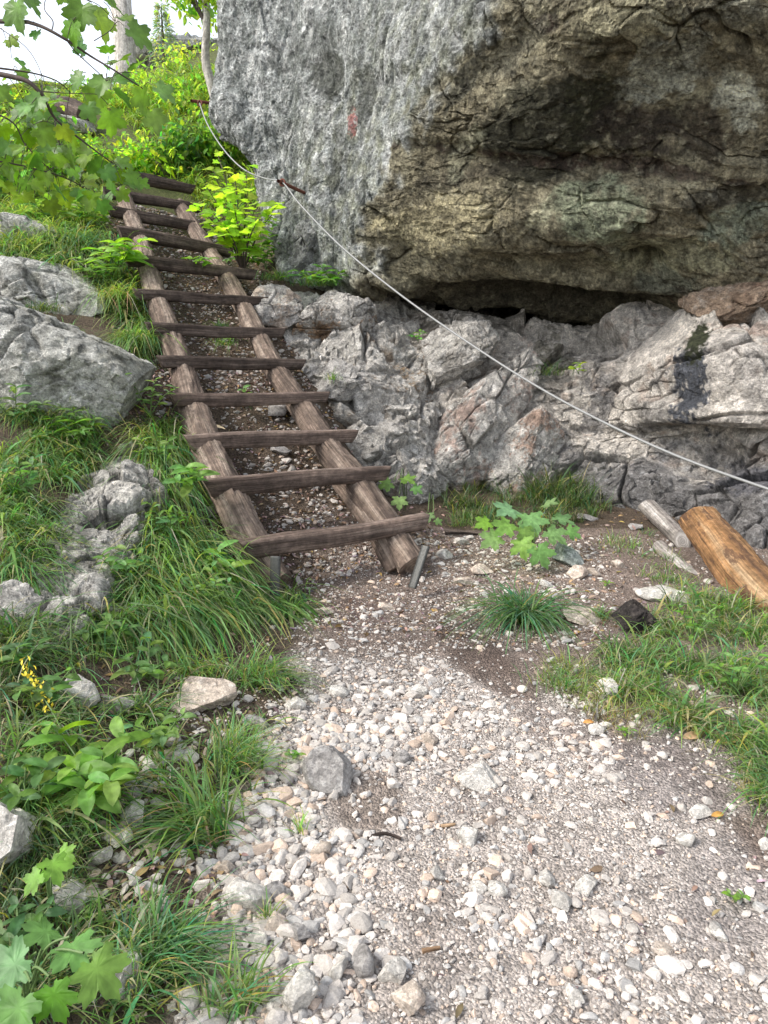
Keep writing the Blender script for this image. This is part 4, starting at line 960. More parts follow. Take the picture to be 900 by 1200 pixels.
grassfield('grass', [
    ([(520, 590), (560, 570), (640, 580), (720, 590), (720, 605), (640, 625), (530, 615)], 2800, .26, .006, DARKG, (0, -.1), .5, 2.5),
    ([(620, 570), (690, 575), (690, 595), (620, 592)], 900, .42, .007, DARKG, (0, -.1), .5, 2.0),
    ([(520, 600), (600, 590), (600, 625), (530, 620)], 600, .16, .005, GREEN, (0, -.1), .5, 2.5)], 'dark grass along the foot of the shaded wall', thr=-.2)
grassfield('grass', [
    ([(0, 150), (110, 150), (130, 220), (100, 300), (0, 300)], 5000, .34, .012, YGREEN, (.1, -.3), .9, 1.5),
    ([(-40, 104), (130, 104), (240, 70), (240, 135), (-40, 135)], 3000, .38, .022, [.22, .32, .07], (.1, -.3), .9, 1.2),
    ([(110, 115), (330, 60), (330, 250), (235, 250), (190, 190)], 7000, .38, .014, [.22, .33, .06], (.1, -.3), .9, 1.5)], 'sunlit grass covering the hillside above the ladder', thr=-.4, straw=.05)

def herb(name, base, stems, label, cat='plant', tpl=OV, lsz=.08, col=GREEN, mat='leaf', nl=8, group=None, flat=.35, width=1., stemmat='stem', flowers=False, petr=.0028):
    """stems: list of tip points; leaves alternate along each stem"""
    r = empty(name, base, label, cat, group); a = Acc(); sa = Acc()
    for tip in stems:
        tip = np.array(tip); mid = (base + tip) / 2 + np.array([0, 0, .12]) * np.linalg.norm(tip - base)
        V, Fc = tube([base, mid, tip], [petr * 1.4, petr, petr * .6], 6, 12); sa.add(V, Fc, np.zeros(V.shape))
        ts_ = np.linspace(.3, 1, nl); pos = catmull(np.array([base, mid, tip]), ts_ * 2)
        ax = tip - base; ax /= np.linalg.norm(ax)
        ph = np.arange(nl) * 2.4 + rng.uniform(0, 6); d = np.stack([np.cos(ph), np.sin(ph), rng.uniform(-.1, .35, nl)], -1) + ax * .4
        nrm = np.stack([rng.normal(0, flat, nl), rng.normal(0, flat, nl) - .25, np.ones(nl)], -1)
        leaves(a, tpl, pos, d, nrm, lsz * rng.uniform(.7, 1.15, nl) * (1.15 - .35 * ts_), gcol(col, nl, v=.2, yel=.12), width)
    sa.build('stem', M[stemmat], r); a.build('foliage', M[mat], r)
    if flowers:
        fa = Acc(); tip = np.array(stems[0]); n_ = 60
        tt_ = rng.uniform(.55, 1.15, n_); pos = base + (tip - base) * tt_[:, None] + [0, 0, .03] + rng.normal(0, .011, (n_, 3))
        leaves(fa, OV_LO, pos, rng.normal(size=(n_, 3)), rng.normal(size=(n_, 3)), np.full(n_, .018), np.zeros((n_, 3)) + .5); fa.build('flower', M['petal'], r)
    return r

def bigleaf(name, base, specs, label, tpl=LOBED, col=GREEN, mat='leaf', cat='plant', group=None, width=1.1, tipdrop=.25):
    """specs: (px, py, D, size, tip dx, tip dy) leaves on their own petioles"""
    r = empty(name, base, label, cat, group); a = Acc(); sa = Acc()
    for (x, y, D_, sz, dx, dy) in specs:
        c_ = W(x, y, D_); tip = np.array([dx, -.45, -dy * .6 - .1], float); tip /= np.linalg.norm(tip)
        st = c_ - tip * sz * .35
        V, Fc = tube([base, (base + st) / 2 + [0, 0, .25 * np.linalg.norm(st - base)], st], .0028, 6, 14); sa.add(V, Fc, np.zeros(V.shape))
        leaves(a, tpl, st[None], tip[None], np.array([[rng.normal(0, .2), -.45 + rng.normal(0, .15), 1.]]), np.array([sz]), gcol(col, 1, v=.15, yel=.08), width)
    sa.build('petiole', M['stem'], r); a.build('foliage', M[mat], r)
    return r

g = 'leafy plants among the grass'
HG = [.165, .29, .10]
bigleaf('leafy_plant', hit1(625, 640), [(598, 596, 4.85, .19, -.4, -.3), (622, 606, 4.75, .21, .1, .1), (646, 624, 4.7, .18, .6, .1), (580, 630, 4.7, .17, -.8, .2), (612, 636, 4.6, .17, 0, .5), (655, 606, 4.9, .18, .8, -.2), (632, 645, 4.55, .18, .3, .6), (595, 615, 4.7, .17, -.5, .1), (615, 622, 4.65, .15, .2, .4), (570, 612, 4.85, .13, -.9, -.1), (668, 622, 4.8, .13, .9, .2), (640, 590, 4.95, .14, .3, -.7)],
        'plant with pale green lobed leaves standing on the dirt before the wall', col=HG, group=g)
bigleaf('leafy_plant', hit1(475, 600), [(455, 566, 5.2, .13, -.7, 0), (475, 560, 5.2, .14, .4, -.2), (468, 585, 5.1, .12, 0, .4), (486, 572, 5.15, .1, .8, .2)], 'small pale lobed plant between the ladder and the outcrop', col=HG, group=g)
bigleaf('leafy_plant', hit1(505, 612), [(502, 603, 5.0, .09, 0, .2), (512, 610, 4.95, .07, .6, .2)], 'tiny two-leaved plant beside the end of the lowest rung', col=GREEN, group=g)
bigleaf('leafy_plant', hit1(645, 745), [(650, 737, 3.85, .11, .2, .6), (668, 738, 3.85, .07, .7, .3)], 'round leaf drooping under the bluish grass tuft', tpl=OV, col=GREEN, group=g, width=1.8)
bigleaf('maple_seedling', hit1(30, 1195), [(86, 1108, 1.5, .10, .3, -.3), (112, 1134, 1.45, .11, .7, .5), (18, 1128, 1.5, .12, -.7, 0), (20, 1180, 1.4, .12, -.2, .4), (62, 1165, 1.42, .09, .3, .7), (55, 1090, 1.6, .09, -.3, -.6)],
        'bright green plant with large lobed leaves in the bottom left corner', tpl=LOBED, col=[.135, .27, .07], group=g)
bigleaf('maple_seedling', hit1(60, 1075), [(62, 1012, 1.75, .08, .4, .4), (42, 1028, 1.72, .07, -.5, .4), (72, 1000, 1.8, .06, .7, -.2)], 'small pale lobed plant beside the white weathered rock', tpl=LOBED, col=[.2, .36, .06], group=g)
bigleaf('leafy_plant', hit1(85, 790), [(78, 748, 3.2, .17, -.2, .4), (95, 735, 3.3, .13, .5, -.3), (60, 762, 3.15, .12, -.7, .2), (90, 765, 3.15, .12, .5, .5)], 'deeply cut fern-like leaf plant below the rock rib', col=[.14, .27, .06], group=g)
b_ = hit1(120, 950)
herb('leafy_plant', b_, [W(120, 885, 2.15), W(85, 900, 2.1), W(60, 850, 2.3), W(145, 860, 2.3), W(100, 925, 2.05), W(130, 915, 2.0), W(50, 900, 2.15)], 'large leafy plant with broad pointed leaves left of the spiky grass', lsz=.105, col=[.16, .28, .05], nl=8, group=g)
b_ = hit1(30, 880)
herb('leafy_plant', b_, [W(20, 840, 2.5), W(50, 870, 2.4), W(5, 870, 2.4), W(30, 905, 2.2)], 'dark leafy plant at the left edge under the yellow flower spike', lsz=.09, col=[.09, .17, .045], nl=7, group=g)
for (x, y, ls, colr, lab) in [(175, 800, .07, [.12, .22, .06], 'leafy herb in the grass between the two cream stones'), (190, 880, .06, [.15, .25, .07], 'small herb right of the large leafy plant'), (30, 960, .07, [.09, .18, .05], 'dark herb above the white weathered rock'),
                              (60, 830, .07, [.10, .19, .06], 'dark leafy herb around the yellow flower stalk'), (25, 790, .08, [.08, .16, .05], 'dark herb below the dark rock at the left edge'), (130, 760, .07, [.12, .23, .06], 'leafy herb at the bottom of the hanging grass')]:
    b_ = hit1(x, y); herb('leafy_plant', b_, [b_ + np.array([math.cos(a_) * .09, math.sin(a_) * .09 - .04, rng.uniform(.08, .16)]) for a_ in (0.3, 1.6, 2.9, 4.1, 5.3)], lab, lsz=ls, col=colr, nl=6, group=g)
b_ = hit1(92, 905)
herb('flowering_plant', b_, [W(36, 800, 2.5)], 'leaning stalk with a spike of small yellow flowers', 'flower', lsz=.06, col=[.14, .24, .05], nl=5, group=g, flowers=True)
b_ = hit1(25, 1130)
herb('leafy_plant', b_, [W(20, 1060, 1.75), W(45, 1085, 1.7), W(0, 1095, 1.65), W(60, 1060, 1.75)], 'small dark leaves under the white rock at the left edge', lsz=.055, col=[.08, .17, .05], nl=7, group=g)
b_ = W(232, 575, 4.55)
herb('leafy_plant', b_, [W(217, 548, 4.35), W(228, 552, 4.35), W(205, 565, 4.3)], 'nettle-like plant leaning on the left rail below the third rung', lsz=.15, col=[.16, .30, .08], nl=7, group=g, width=.85)
b_ = W(268, 690, 4.1)
herb('leafy_plant', b_, [W(255, 645, 4.0), W(242, 655, 4.0), W(270, 662, 3.95)], 'pale pointed-leaf plant at the left end of the lowest rung', lsz=.13, col=[.17, .31, .07], nl=6, group=g, width=.85)
b_ = W(95, 520, 4.9)
herb('leafy_plant', b_, [W(85, 480, 4.8), W(60, 490, 4.8), W(110, 490, 4.8), W(95, 505, 4.7), (W(45, 510, 4.7))], 'bushy leafy plant at the foot of the big boulder', lsz=.12, col=[.09, .18, .04], nl=9, group=g, width=.7)
b_ = W(140, 315, 6.7)
herb('leafy_plant', b_, [W(135, 285, 6.5), W(155, 290, 6.5), W(120, 295, 6.5), W(165, 283, 6.6)], 'broad-leaved plant at the left end of the eighth rung', lsz=.22, col=[.18, .34, .05], nl=7, group=g, width=.8)
b_ = W(235, 318, 7.0)
herb('leafy_plant', b_, [W(225, 303, 6.9), W(245, 303, 6.9)], 'long-leaved plant between the rails above the eighth rung', lsz=.17, col=[.13, .25, .05], nl=6, group=g, width=.6)
for (x, y, D_, ls, colr, lab) in [(20, 500, 4.9, .11, [.11, .20, .06], 'leafy herb at the left edge under the big boulder'), (120, 320, 6.6, .14, [.12, .22, .06], 'dark herb above the right end of the flat slab'), (175, 470, 5.2, .08, [.15, .26, .07], 'small herb in the brown soil between boulder and left rail'),
                                  (60, 255, 7.4, .16, [.14, .25, .06], 'low herb on the grassy shelf above the boulders'), (110, 255, 7.6, .17, [.16, .28, .06], 'bright herb at the left end of the ninth rung')]:
    b_ = W(x, y, D_); b_[2] = max(b_[2] - .1, float(G(b_[0], b_[1]))); herb('leafy_plant', b_, [b_ + np.array([math.cos(a_) * .2, math.sin(a_) * .16 - .05, rng.uniform(.12, .3)]) for a_ in (0.3, 1.6, 2.9, 4.1, 5.3)], lab, lsz=ls, col=colr, nl=8, group=g, width=.75)
for (x, y, ls, colr, lab) in [(185, 560, .08, [.14, .26, .07], 'weed with pointed leaves in the hanging grass below the big boulder'), (200, 640, .07, [.13, .25, .07], 'weed in the middle of the hanging grass bank'), (150, 700, .08, [.12, .23, .06], 'broad-leaved weed at the lower left of the hanging grass'),
                              (250, 720, .06, [.15, .27, .07], 'small weed under the drooping grass left of the ladder foot'), (30, 590, .08, [.11, .22, .06], 'weed in the meadow grass left of the rock rib'), (810, 760, .05, [.14, .27, .06], 'small weed in the right grass below the flat white stone'), (860, 820, .05, [.14, .27, .06], 'small weed in the middle of the right grass')]:
    b_ = hit1(x, y); herb('leafy_plant', b_, [b_ + np.array([math.cos(a_) * .1, math.sin(a_) * .1 - .06, rng.uniform(.14, .26)]) for a_ in (0.3, 1.6, 2.9, 4.1, 5.3)], lab, lsz=ls, col=colr, nl=7, group=g, width=.85)
b_ = W(295, 480, 5.75)
herb('leafy_plant', b_, [W(285, 455, 5.7), W(275, 465, 5.7)], 'small weed beside the left rail near the fourth rung', lsz=.09, col=GREEN, nl=6, group=g)
b_ = W(390, 335, 7.1)
herb('leafy_plant', b_, [W(375, 312, 7.0), W(350, 318, 7.0), W(400, 318, 7.05), W(335, 325, 7.0), W(360, 325, 6.9), W(385, 328, 6.9)], 'bushy green herbs on the ledge under the grey face', lsz=.12, col=[.10, .22, .045], nl=9, group=g, width=.8)
b_ = W(290, 312, 7.5)
herb('leafy_plant', b_, [W(280, 296, 7.4), W(300, 300, 7.4), W(265, 305, 7.2), W(310, 305, 7.4), W(285, 305, 7.2)], 'dark herbs on the soil under the glowing shrub', lsz=.12, col=[.09, .18, .045], nl=9, group=g, width=.8)
b_ = hit1(312, 322)
herb('leafy_plant', b_, [b_ + [.05, 0, .35], b_ + [-.12, -.02, .28], b_ + [.18, -.05, .25], b_ + [-.03, -.1, .2], b_ + [.1, -.05, .45], b_ + [-.08, 0, .5]], 'green herb between the glowing shrub and the cliff foot', lsz=.13, col=[.11, .21, .05], nl=9, group=g, width=.8)
b_ = W(490, 400, 6.75)
herb('leafy_plant', b_, [W(492, 388, 6.7), W(485, 394, 6.7)], 'tiny green plant in a crack of the jagged blocks', lsz=.08, col=[.12, .28, .05], nl=5, group=g)
b_ = W(678, 438, 6.55)
herb('leafy_plant', b_, [W(680, 426, 6.5), W(672, 430, 6.5)], 'tiny yellow-green plant in the shaded crack of the wall', lsz=.08, col=[.25, .35, .05], nl=5, group=g)
b_ = hit1(740, 905)
for (x, y, lab) in [(732, 866, 'tiny bright weed at the edge of the right grass'), (860, 1065, 'faint weed on the grey dirt at the right edge'), (710, 690, 'little weed beside the flat white stone'), (345, 895, 'little weed left of the flat brown stone'), (530, 1142, 'tiny weed in the fine gravel near the bottom')][:4]:
    b_ = hit1(x, y); herb('leafy_plant', b_, [b_ + [.02, -.01, .03], b_ + [-.02, 0, .03]], lab, lsz=.03, col=[.16, .30, .06], nl=5, group=g, petr=.001)

# bright shrub next to the cable
b_ = W(285, 320, 7.2)
tips = [W(x, y, D_) for x, y, D_ in [(250, 200, 7.0), (275, 205, 7.1), (240, 215, 6.9), (262, 225, 6.8), (290, 195, 7.2), (230, 240, 6.8), (250, 250, 6.7), (275, 245, 6.7), (300, 240, 6.8), (320, 250, 6.8), (300, 262, 6.6), (265, 268, 6.6), (325, 240, 6.9), (290, 225, 6.9), (255, 180, 7.3), (245, 262, 6.7)]]
herb('maple_shrub', b_, tips, 'glowing yellow-green maple shrub between the ladder and the hand cable', 'shrub', MAPLE_LO, .15, [.28, .41, .055], 'sunleaf', 10, None, .45, 1.1, 'twig', petr=.006)
b_ = W(284, 172, 8.0)
herb('maple_shrub', b_, [W(278, 153, 7.9), W(290, 160, 7.9)], 'few yellow leaves on the cliff edge below the upper anchor rod', 'shrub', MAPLE_LO, .13, [.40, .46, .03], 'sunleaf', 4, None, .4, 1.1, 'twig', petr=.004)

# hillside bushes
def bush(px, py, D_, rad, n_, col, label, lsz=.09, tpl=OV_LO, mat='sunleaf'):
    c_ = W(px, py, D_); base = c_.copy(); base[2] = min(G(base[0], base[1]), c_[2] - rad * .3)
    r = empty('bush', base, label, 'bush', 'bushes on the sunlit hillside')
    m_ = 14; cc = rng.normal(size=(m_, 3)); cc /= np.linalg.norm(cc, axis=1)[:, None]; cc = c_ + cc * rad * rng.uniform(.3, .8, m_)[:, None] * [1.2, 1, .75]
    idx = rng.integers(0, m_, n_); pos = cc[idx] + rng.normal(0, rad * .24, (n_, 3))
    a = Acc(); d = rng.normal(size=(n_, 3)) - [0, 0, .3]; nr_ = rng.normal(0, .5, (n_, 3)) + [0, -.3, 1]
    leaves(a, tpl, pos, d, nr_, lsz * rng.uniform(.6, 1.3, n_), gcol(col, n_, v=.35) * rng.uniform(.7, 1.25, m_)[idx][:, None]); a.build('foliage', M[mat], r)
    sa = Acc()
    for q in cc[:8]:
        V, Fc = tube([base, (base + q) / 2 + rng.normal(0, .05, 3), q], [.012, .006], 5, 10); sa.add(V, Fc, np.zeros(V.shape))
    sa.build('stem', M['twig'], r)
Y1 = [.28, .40, .06]; Y2 = [.20, .32, .06]; Y3 = [.12, .22, .06]
bush(30, 160, 8.6, .55, 900, Y2, 'green bush at the left edge behind the maple branch')
bush(90, 190, 9.0, .5, 800, Y1, 'yellow-green bush left of the ladder top')
bush(20, 215, 8.0, .5, 800, Y3, 'darker bush at the left edge above the rocks')
bush(165, 195, 9.4, .45, 700, Y1, 'bright bush right behind the top rung')
bush(215, 175, 9.6, .5, 900, Y3, 'dark green bush behind the right end of the top rung', .1)
bush(250, 160, 9.6, .45, 700, Y2, 'green bush under the upper cable anchor')
bush(190, 140, 11., .6, 900, Y1, 'bright bush in the middle of the hillside')
bush(235, 105, 11.5, .55, 800, Y2, 'leafy bush at the left edge of the cliff below the slender tree')
bush(140, 130, 11.8, .6, 700, Y1, 'yellowish bush behind the maple leaf tips')
bush(222, 72, 14.0, .55, 700, [.34, .42, .08], 'pale bush high on the slope beside the slender tree')
bush(30, 128, 13, .45, 600, Y1, 'pale green bush on the skyline at the left edge')
bush(95, 112, 14, .4, 500, Y2, 'small round bush on the skyline under the trunk')
bush(180, 106, 13.5, .5, 600, Y1, 'yellow-green bush on the skyline below the trunk')

# pale rocks on the skyline
rock('boulder', 'pale sunlit rocks on the skyline right of the tree trunk', W(205, 62, 17), (1.1, .6, .25), (0, -14, 0), 301, 6, 9, .6, LG, cat='boulder')
rock('boulder', 'pale rock on the hillside beside the fallen trunk', W(90, 145, 10.2), (.3, .25, .13), (0, 15, 0), 305, 5, 9, .6, LG, cat='boulder')

def tree(name, trunk, rad, crownc, crownr, n_, col, label, lsz=.11, seed=0, needles=False):
    r = empty(name, trunk[0], label, 'tree')
    log('trunk', trunk, rad, 'bark', r, nseg=60, nr=20, seed=seed, rough=.06)
    a = Acc(); sa = Acc(); top_ = np.array(trunk[-1])
    m_ = 16; cc = crownc + rng.normal(size=(m_, 3)) * np.array(crownr) * .55
    for q in cc:
        s_ = np.array(trunk[rng.integers(max(1, len(trunk) - 3), len(trunk))])
        V, Fc = tube([s_, (s_ + q) / 2 + [0, 0, .1], q], [np.atleast_1d(rad)[-1] * .45, .008], 6, 12); sa.add(V, Fc, np.zeros(V.shape))
    idx = rng.integers(0, m_, n_); pos = cc[idx] + rng.normal(0, .22, (n_, 3)) * np.array(crownr)
    leaves(a, OV_LO, pos, rng.normal(size=(n_, 3)) - [0, 0, .4], rng.normal(0, .5, (n_, 3)) + [0, 0, 1], lsz * rng.uniform(.6, 1.3, n_), gcol(col, n_))
    cr = a.build('crown', M['sunleaf'], r); sa.build('limb', M['twig'], r)
    return r
def gnd(p): p = np.array(p, float); p[2] = G(p[0], p[1]) - .1; return p
tb = W(146, 70, 16); tree('broadleaf_tree', [gnd(tb), W(145, 40, 16), W(141, -20, 16.1), W(140, -120, 16.2), W(143, -220, 16.3)], [.24, .2, .15], W(150, -260, 16.2), (1.6, 1.6, 1.1), 3500, Y2, 'thick pale tree trunk against the sky behind the skyline', seed=3)
tb = W(262, 120, 10.5); tree('slender_tree', [gnd(tb), W(248, 100, 10.4), W(241, 70, 10.3), W(242, 30, 10.2), W(240, -30, 10.2), W(236, -90, 10.2)], [.07, .055, .045], W(215, -55, 10.3), (.8, .7, .7), 2200, Y1, 'slender pale bent tree trunk beside the left edge of the cliff', seed=4)
# small conifers on the skyline
def conifer(px, py, D_, h_, label):
    c_ = W(px, py, D_); base = gnd(c_); top_ = c_ + [0, 0, h_]
    r = empty('conifer', base, label, 'tree'); V, Fc = tube([base, (base + top_) / 2, top_], [.05, .01], 6, 14); meshobj('trunk', V, Fc, M['twig'], r)
    a = Acc(); n_ = 600; t_ = rng.random(n_) ** .8; z = c_[2] - .3 + (h_ + .3) * t_; ph = rng.uniform(0, 6.28, n_); rr = (1 - t_) * h_ * .42 * rng.uniform(.1, 1, n_) + .03
    lay = np.round(t_ * 9) / 9; z = c_[2] - .3 + (h_ + .3) * lay - rr * .25 + rng.normal(0, .03, n_)
    pos = np.stack([c_[0] + rr * np.cos(ph), c_[1] + rr * np.sin(ph), z], -1); d = np.stack([np.cos(ph), np.sin(ph), rng.normal(-.2, .3, n_)], -1)
    leaves(a, OV_LO, pos, d, rng.normal(size=(n_, 3)) + [0, 0, 1], np.full(n_, .13), gcol([.24, .32, .24], n_), .3); a.build('crown', M['leaf'], r)
conifer(192, 62, 16, .9, 'small conifer on the skyline right of the trunk')

# overhanging maple branch, its tree standing left of the picture
mt = empty('maple_tree', [-3.4, 2.4, G0(np.array(-3.4), np.array(2.4))], 'overhanging maple branches with dark twigs and green lobed leaves, top left corner', 'tree')
z0 = float(G0(np.array(-3.4), np.array(2.4)))
log('trunk', [(-3.4, 2.4, z0 - .1), (-3.3, 2.4, z0 + 1), (-3.2, 2.35, z0 + 2.2), (-3.25, 2.4, z0 + 4)], [.14, .11, .07], 'bark', mt, nseg=60, seed=8)
trp = np.array([-3.25, 2.38, 2.2])
tw = Acc(); la = Acc(); twpts = []
def twig(pts, r):
    pts = np.array(pts); V, Fc = tube(pts, r, 7, 40); tw.add(V, Fc, np.zeros(V.shape)); twpts.append(catmull(pts, np.linspace(0, len(pts) - 1, 30)))
twig([trp, W(-200, 60, 2.4), W(0, 87, 2.3), W(45, 106, 2.3), W(64, 138, 2.35), W(98, 166, 2.4), W(130, 190, 2.5)], [.02, .008, .004, .002])
twig([trp + [0, 0, .3], W(-200, 20, 2.5), W(0, 25, 2.3), W(40, 28, 2.25), W(75, 45, 2.25), W(105, 65, 2.3), W(135, 83, 2.3), W(168, 104, 2.35)], [.015, .006, .0035, .002])
twig([W(-200, 60, 2.4), W(0, 80, 2.45), W(60, 92, 2.5), W(82, 108, 2.55)], [.005, .0025, .0015])
twig([W(46, 107, 2.3), W(75, 109, 2.35), W(105, 110, 2.4)], [.002, .001])
twig([W(78, 47, 2.25), W(90, 62, 2.3), W(115, 85, 2.35), W(125, 95, 2.4)], [.002, .0012])
twig([W(60, 38, 2.25), W(62, 25, 2.25), W(52, 10, 2.25), W(56, -10, 2.3)], [.002, .0012])
twig([W(0, 33, 2.5), W(30, 55, 2.5), W(46, 80, 2.5), W(50, 100, 2.5)], [.0015, .001])
twig([W(110, 48, 2.3), W(130, 35, 2.3), W(135, 25, 2.3)], [.0015, .001])
twig([W(-60, 115, 2.6), W(10, 140, 2.6), W(30, 170, 2.65), W(60, 200, 2.7)], [.004, .0025, .0015])
twig([W(-60, 180, 2.7), W(30, 195, 2.75), W(90, 215, 2.8), W(120, 245, 2.9)], [.004, .0025, .0015])
twig([W(64, 138, 2.35), W(66, 155, 2.35), W(70, 170, 2.4)], [.002, .001])
MG = [.12, .22, .04]
spec = [(18, 10, .13, 0, 1), (30, -4, .12, .5, .5), (95, 12, .12, -.2, 1), (118, 20, .14, .4, .8), (85, 34, .10, -.4, .9), (132, 5, .09, .6, .2), (160, 38, .12, .9, .6), (145, 20, .08, 1, 0), (72, -4, .06, 0, 1), (42, 38, .05, -.1, 1), (12, 47, .07, .6, .4), (22, 72, .07, .8, .3),
        (25, 84, .06, .7, .5), (93, 58, .07, 0, -.6), (125, 58, .07, .3, -.3), (92, 92, .10, -.6, .5), (112, 108, .11, .2, 1), (140, 92, .10, .7, -.1), (137, 70, .10, .3, -.7), (120, 95, .10, 0, .5), (160, 76, .09, .5, -.2), (165, 112, .11, -.3, .6), (190, 105, .10, .6, .1),
        (180, 136, .10, .6, .9), (130, 138, .12, .2, .9), (142, 112, .10, .5, .5), (104, 128, .08, -.2, .8), (22, 132, .10, -.6, .3), (44, 130, .10, .4, .2), (60, 122, .09, .5, -.2), (8, 170, .10, -.2, .8), (30, 160, .11, .2, .5), (50, 155, .10, .5, .4), (75, 150, .09, .3, -.4),
        (60, 172, .10, 0, .7), (40, 185, .09, -.5, .5), (80, 180, .10, .3, .6), (100, 178, .09, -.3, .5), (112, 192, .09, 0, .7), (125, 200, .08, .6, .4), (140, 190, .09, .8, -.1), (152, 205, .08, .7, .5), (135, 172, .08, .3, -.5), (88, 200, .09, -.3, .5), (70, 225, .09, -.2, .7), (95, 225, .09, .2, .7), (110, 215, .09, .4, .4), (55, 205, .09, -.4, .3), (125, 228, .08, .5, .6)]
xs = [s[0] for s in spec]; 
alltw = np.concatenate(twpts)
def mleaf(x, y, sz, dx, dy, D_, col):
    c_ = W(x, y, D_); tip = np.array([dx + rng.normal(0, .2), rng.normal(-.1, .45), -dy + rng.normal(0, .15)]); tip /= np.linalg.norm(tip)
    st = c_ - tip * sz * .4
    k = ((alltw - st) ** 2).sum(1).argmin(); q = alltw[k]
    if np.linalg.norm(q - st) < .5:
        V, Fc = tube([q, (q + st) / 2 + [0, 0, .012], st], .0011, 5, 8); tw.add(V, Fc, np.zeros(V.shape))
    nv = np.array([rng.normal(0, .3), rng.normal(-.75, .25), .8])
    leaves(la, MAPLE, st[None], tip[None], nv[None], np.array([sz]), gcol(col, 1, v=.25, yel=.12), 1.15)
spec += [(140, 205, .08, .3, .6), (152, 214, .08, .5, .3), (130, 214, .085, 0, .7), (164, 214, .07, .8, .2), (120, 240, .08, .2, .8), (142, 226, .08, .4, .7), (100, 238, .08, -.3, .7), (60, 240, .08, 0, .8), (30, 215, .09, -.2, .7), (10, 200, .09, -.3, .6)]
for (x, y, sz, dx, dy) in spec:
    j = np.argmin(((proj(alltw)[0] - x) ** 2 + (proj(alltw)[1] - y) ** 2)); D_ = proj(alltw[j])[2] + rng.uniform(-.05, .12)
    mleaf(x, y, sz * .84, dx, dy, D_, MG)
for _ in range(170):
    x, y = rng.uniform(-80, 135), rng.uniform(105, 235)
    if x > 60 + (y - 100) * .6: continue
    j = np.argmin(((proj(alltw)[0] - x) ** 2 + (proj(alltw)[1] - y) ** 2)); D_ = proj(alltw[j])[2] + rng.uniform(-.1, .35)
    mleaf(x, y, rng.uniform(.05, .085), rng.normal(0, .6), rng.uniform(0, 1), D_, [.20, .32, .03] if y > 150 else MG)
tw.build('branch', M['twig'], mt); la.build('foliage', M['shadeleaf'], mt)

# ------------------------------------------------------------------ litter
def chips(name, P, n_sz, cols, label, cat):
    a = Acc(); n_ = len(P); d = rng.normal(size=(n_, 3)) * [1, 1, .35]; nr_ = rng.normal(0, .45, (n_, 3)) + [0, 0, 1]
    leaves(a, OV_LO, P + [0, 0, .006], d, nr_, n_sz, cols, .8); o = a.build(name, M['litter']); return tag(o, label, cat, kind='stuff')
ns = 9500; ts = rng.random(ns); us = rng.uniform(-.2, 1.3, ns); ks = ts * 11; k0 = np.clip(ks.astype(int), 0, 10); f = (ks - k0)[:, None]
A_ = RA[k0] * (1 - f) + RA[k0 + 1] * f; B_ = RB[k0] * (1 - f) + RB[k0 + 1] * f
S = A_ * (1 - us[:, None]) + B_ * us[:, None]; S[:, 2] = G(S[:, 0], S[:, 1])
x, y = ingrass([(340, 600), (560, 590), (760, 600), (760, 760), (600, 760), (340, 740)], 1500); S = np.concatenate([S, hit(x, y)])
x, y = ingrass([(130, 480), (200, 480), (160, 620), (90, 700), (100, 600)], 1200); S = np.concatenate([S, hit(x, y)])
x, y = ingrass([(340, 700), (600, 700), (900, 900), (900, 1200), (400, 1200)], 30); S = np.concatenate([S, hit(x, y)])
x, y = ingrass([(80, 760), (340, 700), (340, 860), (250, 1100), (90, 1100)], 900); S = np.concatenate([S, hit(x, y)])
chips('leaf_litter', S, rng.uniform(.015, .05, len(S)), gcol([.23, .16, .12], len(S), v=.7, yel=.08), 'brown leaf litter strewn between the rails and along the banks', 'leaf litter')
for (x, y, sz, colr, lab) in [(840, 876, .12, [.5, .33, .2], 'dry curled tan leaf in the grass at the right'), (800, 872, .09, [.45, .3, .18], 'smaller dry leaf left of the curled tan leaf'), (833, 965, .05, [.55, .3, .08], 'orange dead leaf beside the flat white stone'),
                         (248, 506, .10, [.6, .48, .3], 'yellowed leaf lying on the left rail above the third rung'), (683, 853, .05, [.6, .3, .1], 'small orange leaf on the dirt below the right grass')]:
    p = hit1(x, y) if y != 506 else W(246, 503, 5.22)
    a = Acc(); leaves(a, OV, (p + [0, 0, .015])[None], np.array([[1., .3, .15]]), np.array([[.1, -.5, 1.]]), np.array([sz]), np.array([colr]), .8)
    o = a.build('dead_leaf', M['litter']); tag(o, lab, 'leaf', 'dead leaves')
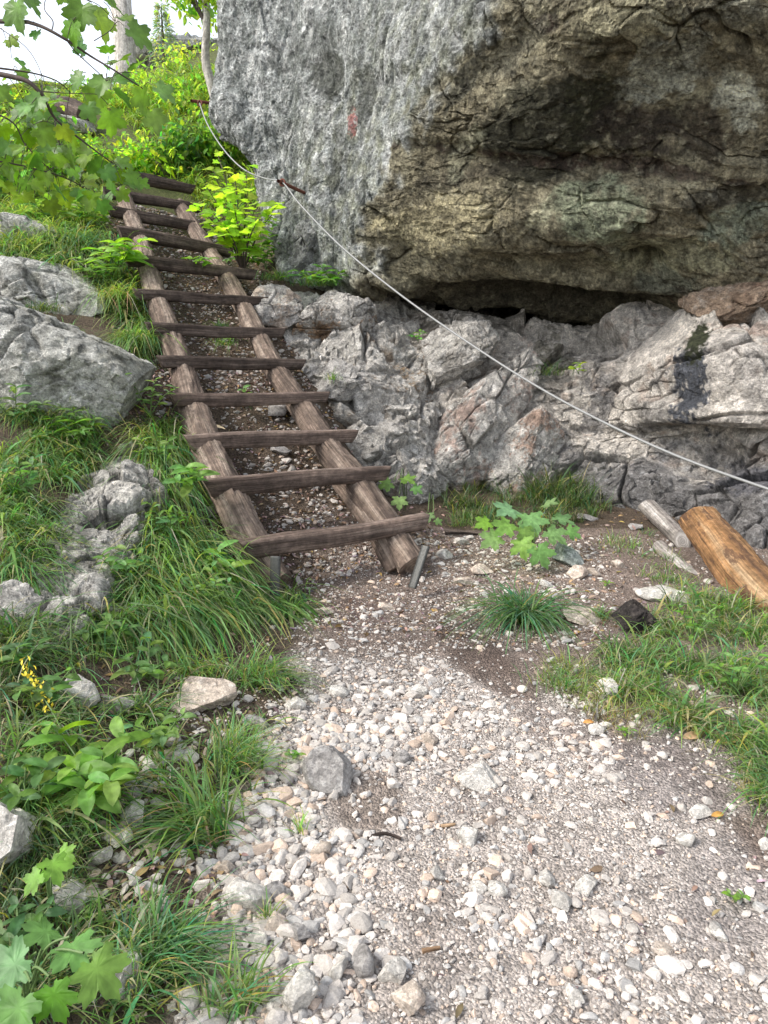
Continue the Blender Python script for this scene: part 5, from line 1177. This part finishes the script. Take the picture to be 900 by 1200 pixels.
for (x, y, lab) in [(525, 975, 'pair of orange wood chips on the middle of the path'), (505, 1120, 'small tan wood chip in the lower path')]:
    p = hit1(x, y); o = log('wood_chip', [p + [-.022, 0, .003], p + [.024, .008, .006]], [.007, .004], 'chip', sect='half', nseg=12, nr=12, seed=x, rough=.15); tag(o, lab, 'wood chip')

# ------------------------------------------------------------------ sky, sun, camera
w = bpy.data.worlds.new('World'); scene.world = w; w.use_nodes = True
nt = w.node_tree; nt.nodes.clear(); L = nt.links.new
SUN_EL, SUN_AZ = 46, -108      # azimuth measured from +Y towards +X
sky = nt.nodes.new('ShaderNodeTexSky'); sky.sky_type = 'NISHITA'; sky.sun_disc = False
sky.sun_elevation = R(SUN_EL); sky.sun_rotation = R(SUN_AZ); sky.dust_density = 1.5; sky.air_density = 1.0; sky.ozone_density = 1.0
hs = nt.nodes.new('ShaderNodeHueSaturation'); hs.inputs['Saturation'].default_value = .36
bg = nt.nodes.new('ShaderNodeBackground'); bg.inputs['Strength'].default_value = .15
out = nt.nodes.new('ShaderNodeOutputWorld')
L(sky.outputs[0], hs.inputs['Color']); L(hs.outputs[0], bg.inputs[0]); L(bg.outputs[0], out.inputs[0])
sl = bpy.data.lights.new('sun', 'SUN'); sl.energy = 1.5; sl.angle = R(14); sl.color = (1, .94, .85)
so = bpy.data.objects.new('sun', sl); COL.objects.link(so)
sd = Vector((math.sin(R(SUN_AZ)) * math.cos(R(SUN_EL)), math.cos(R(SUN_AZ)) * math.cos(R(SUN_EL)), math.sin(R(SUN_EL))))
so.rotation_euler = sd.to_track_quat('Z', 'Y').to_euler()

cam = bpy.data.cameras.new('camera'); cam.sensor_fit = 'VERTICAL'; cam.sensor_height = 36; cam.lens = 36 * FPX / 1200; cam.clip_start = .05; cam.clip_end = 500
co = bpy.data.objects.new('camera', cam); COL.objects.link(co); co.location = (0, 0, CAMH); co.rotation_euler = (R(90) - PIT, 0, 0); scene.camera = co
scene.view_settings.view_transform = 'Standard'; scene.view_settings.look = 'None'; scene.view_settings.gamma = 1; scene.view_settings.exposure = 1.38
scene.cycles.max_bounces = 6; scene.cycles.diffuse_bounces = 3; scene.cycles.transmission_bounces = 3; scene.cycles.glossy_bounces = 2
scene.cycles.use_denoising = True
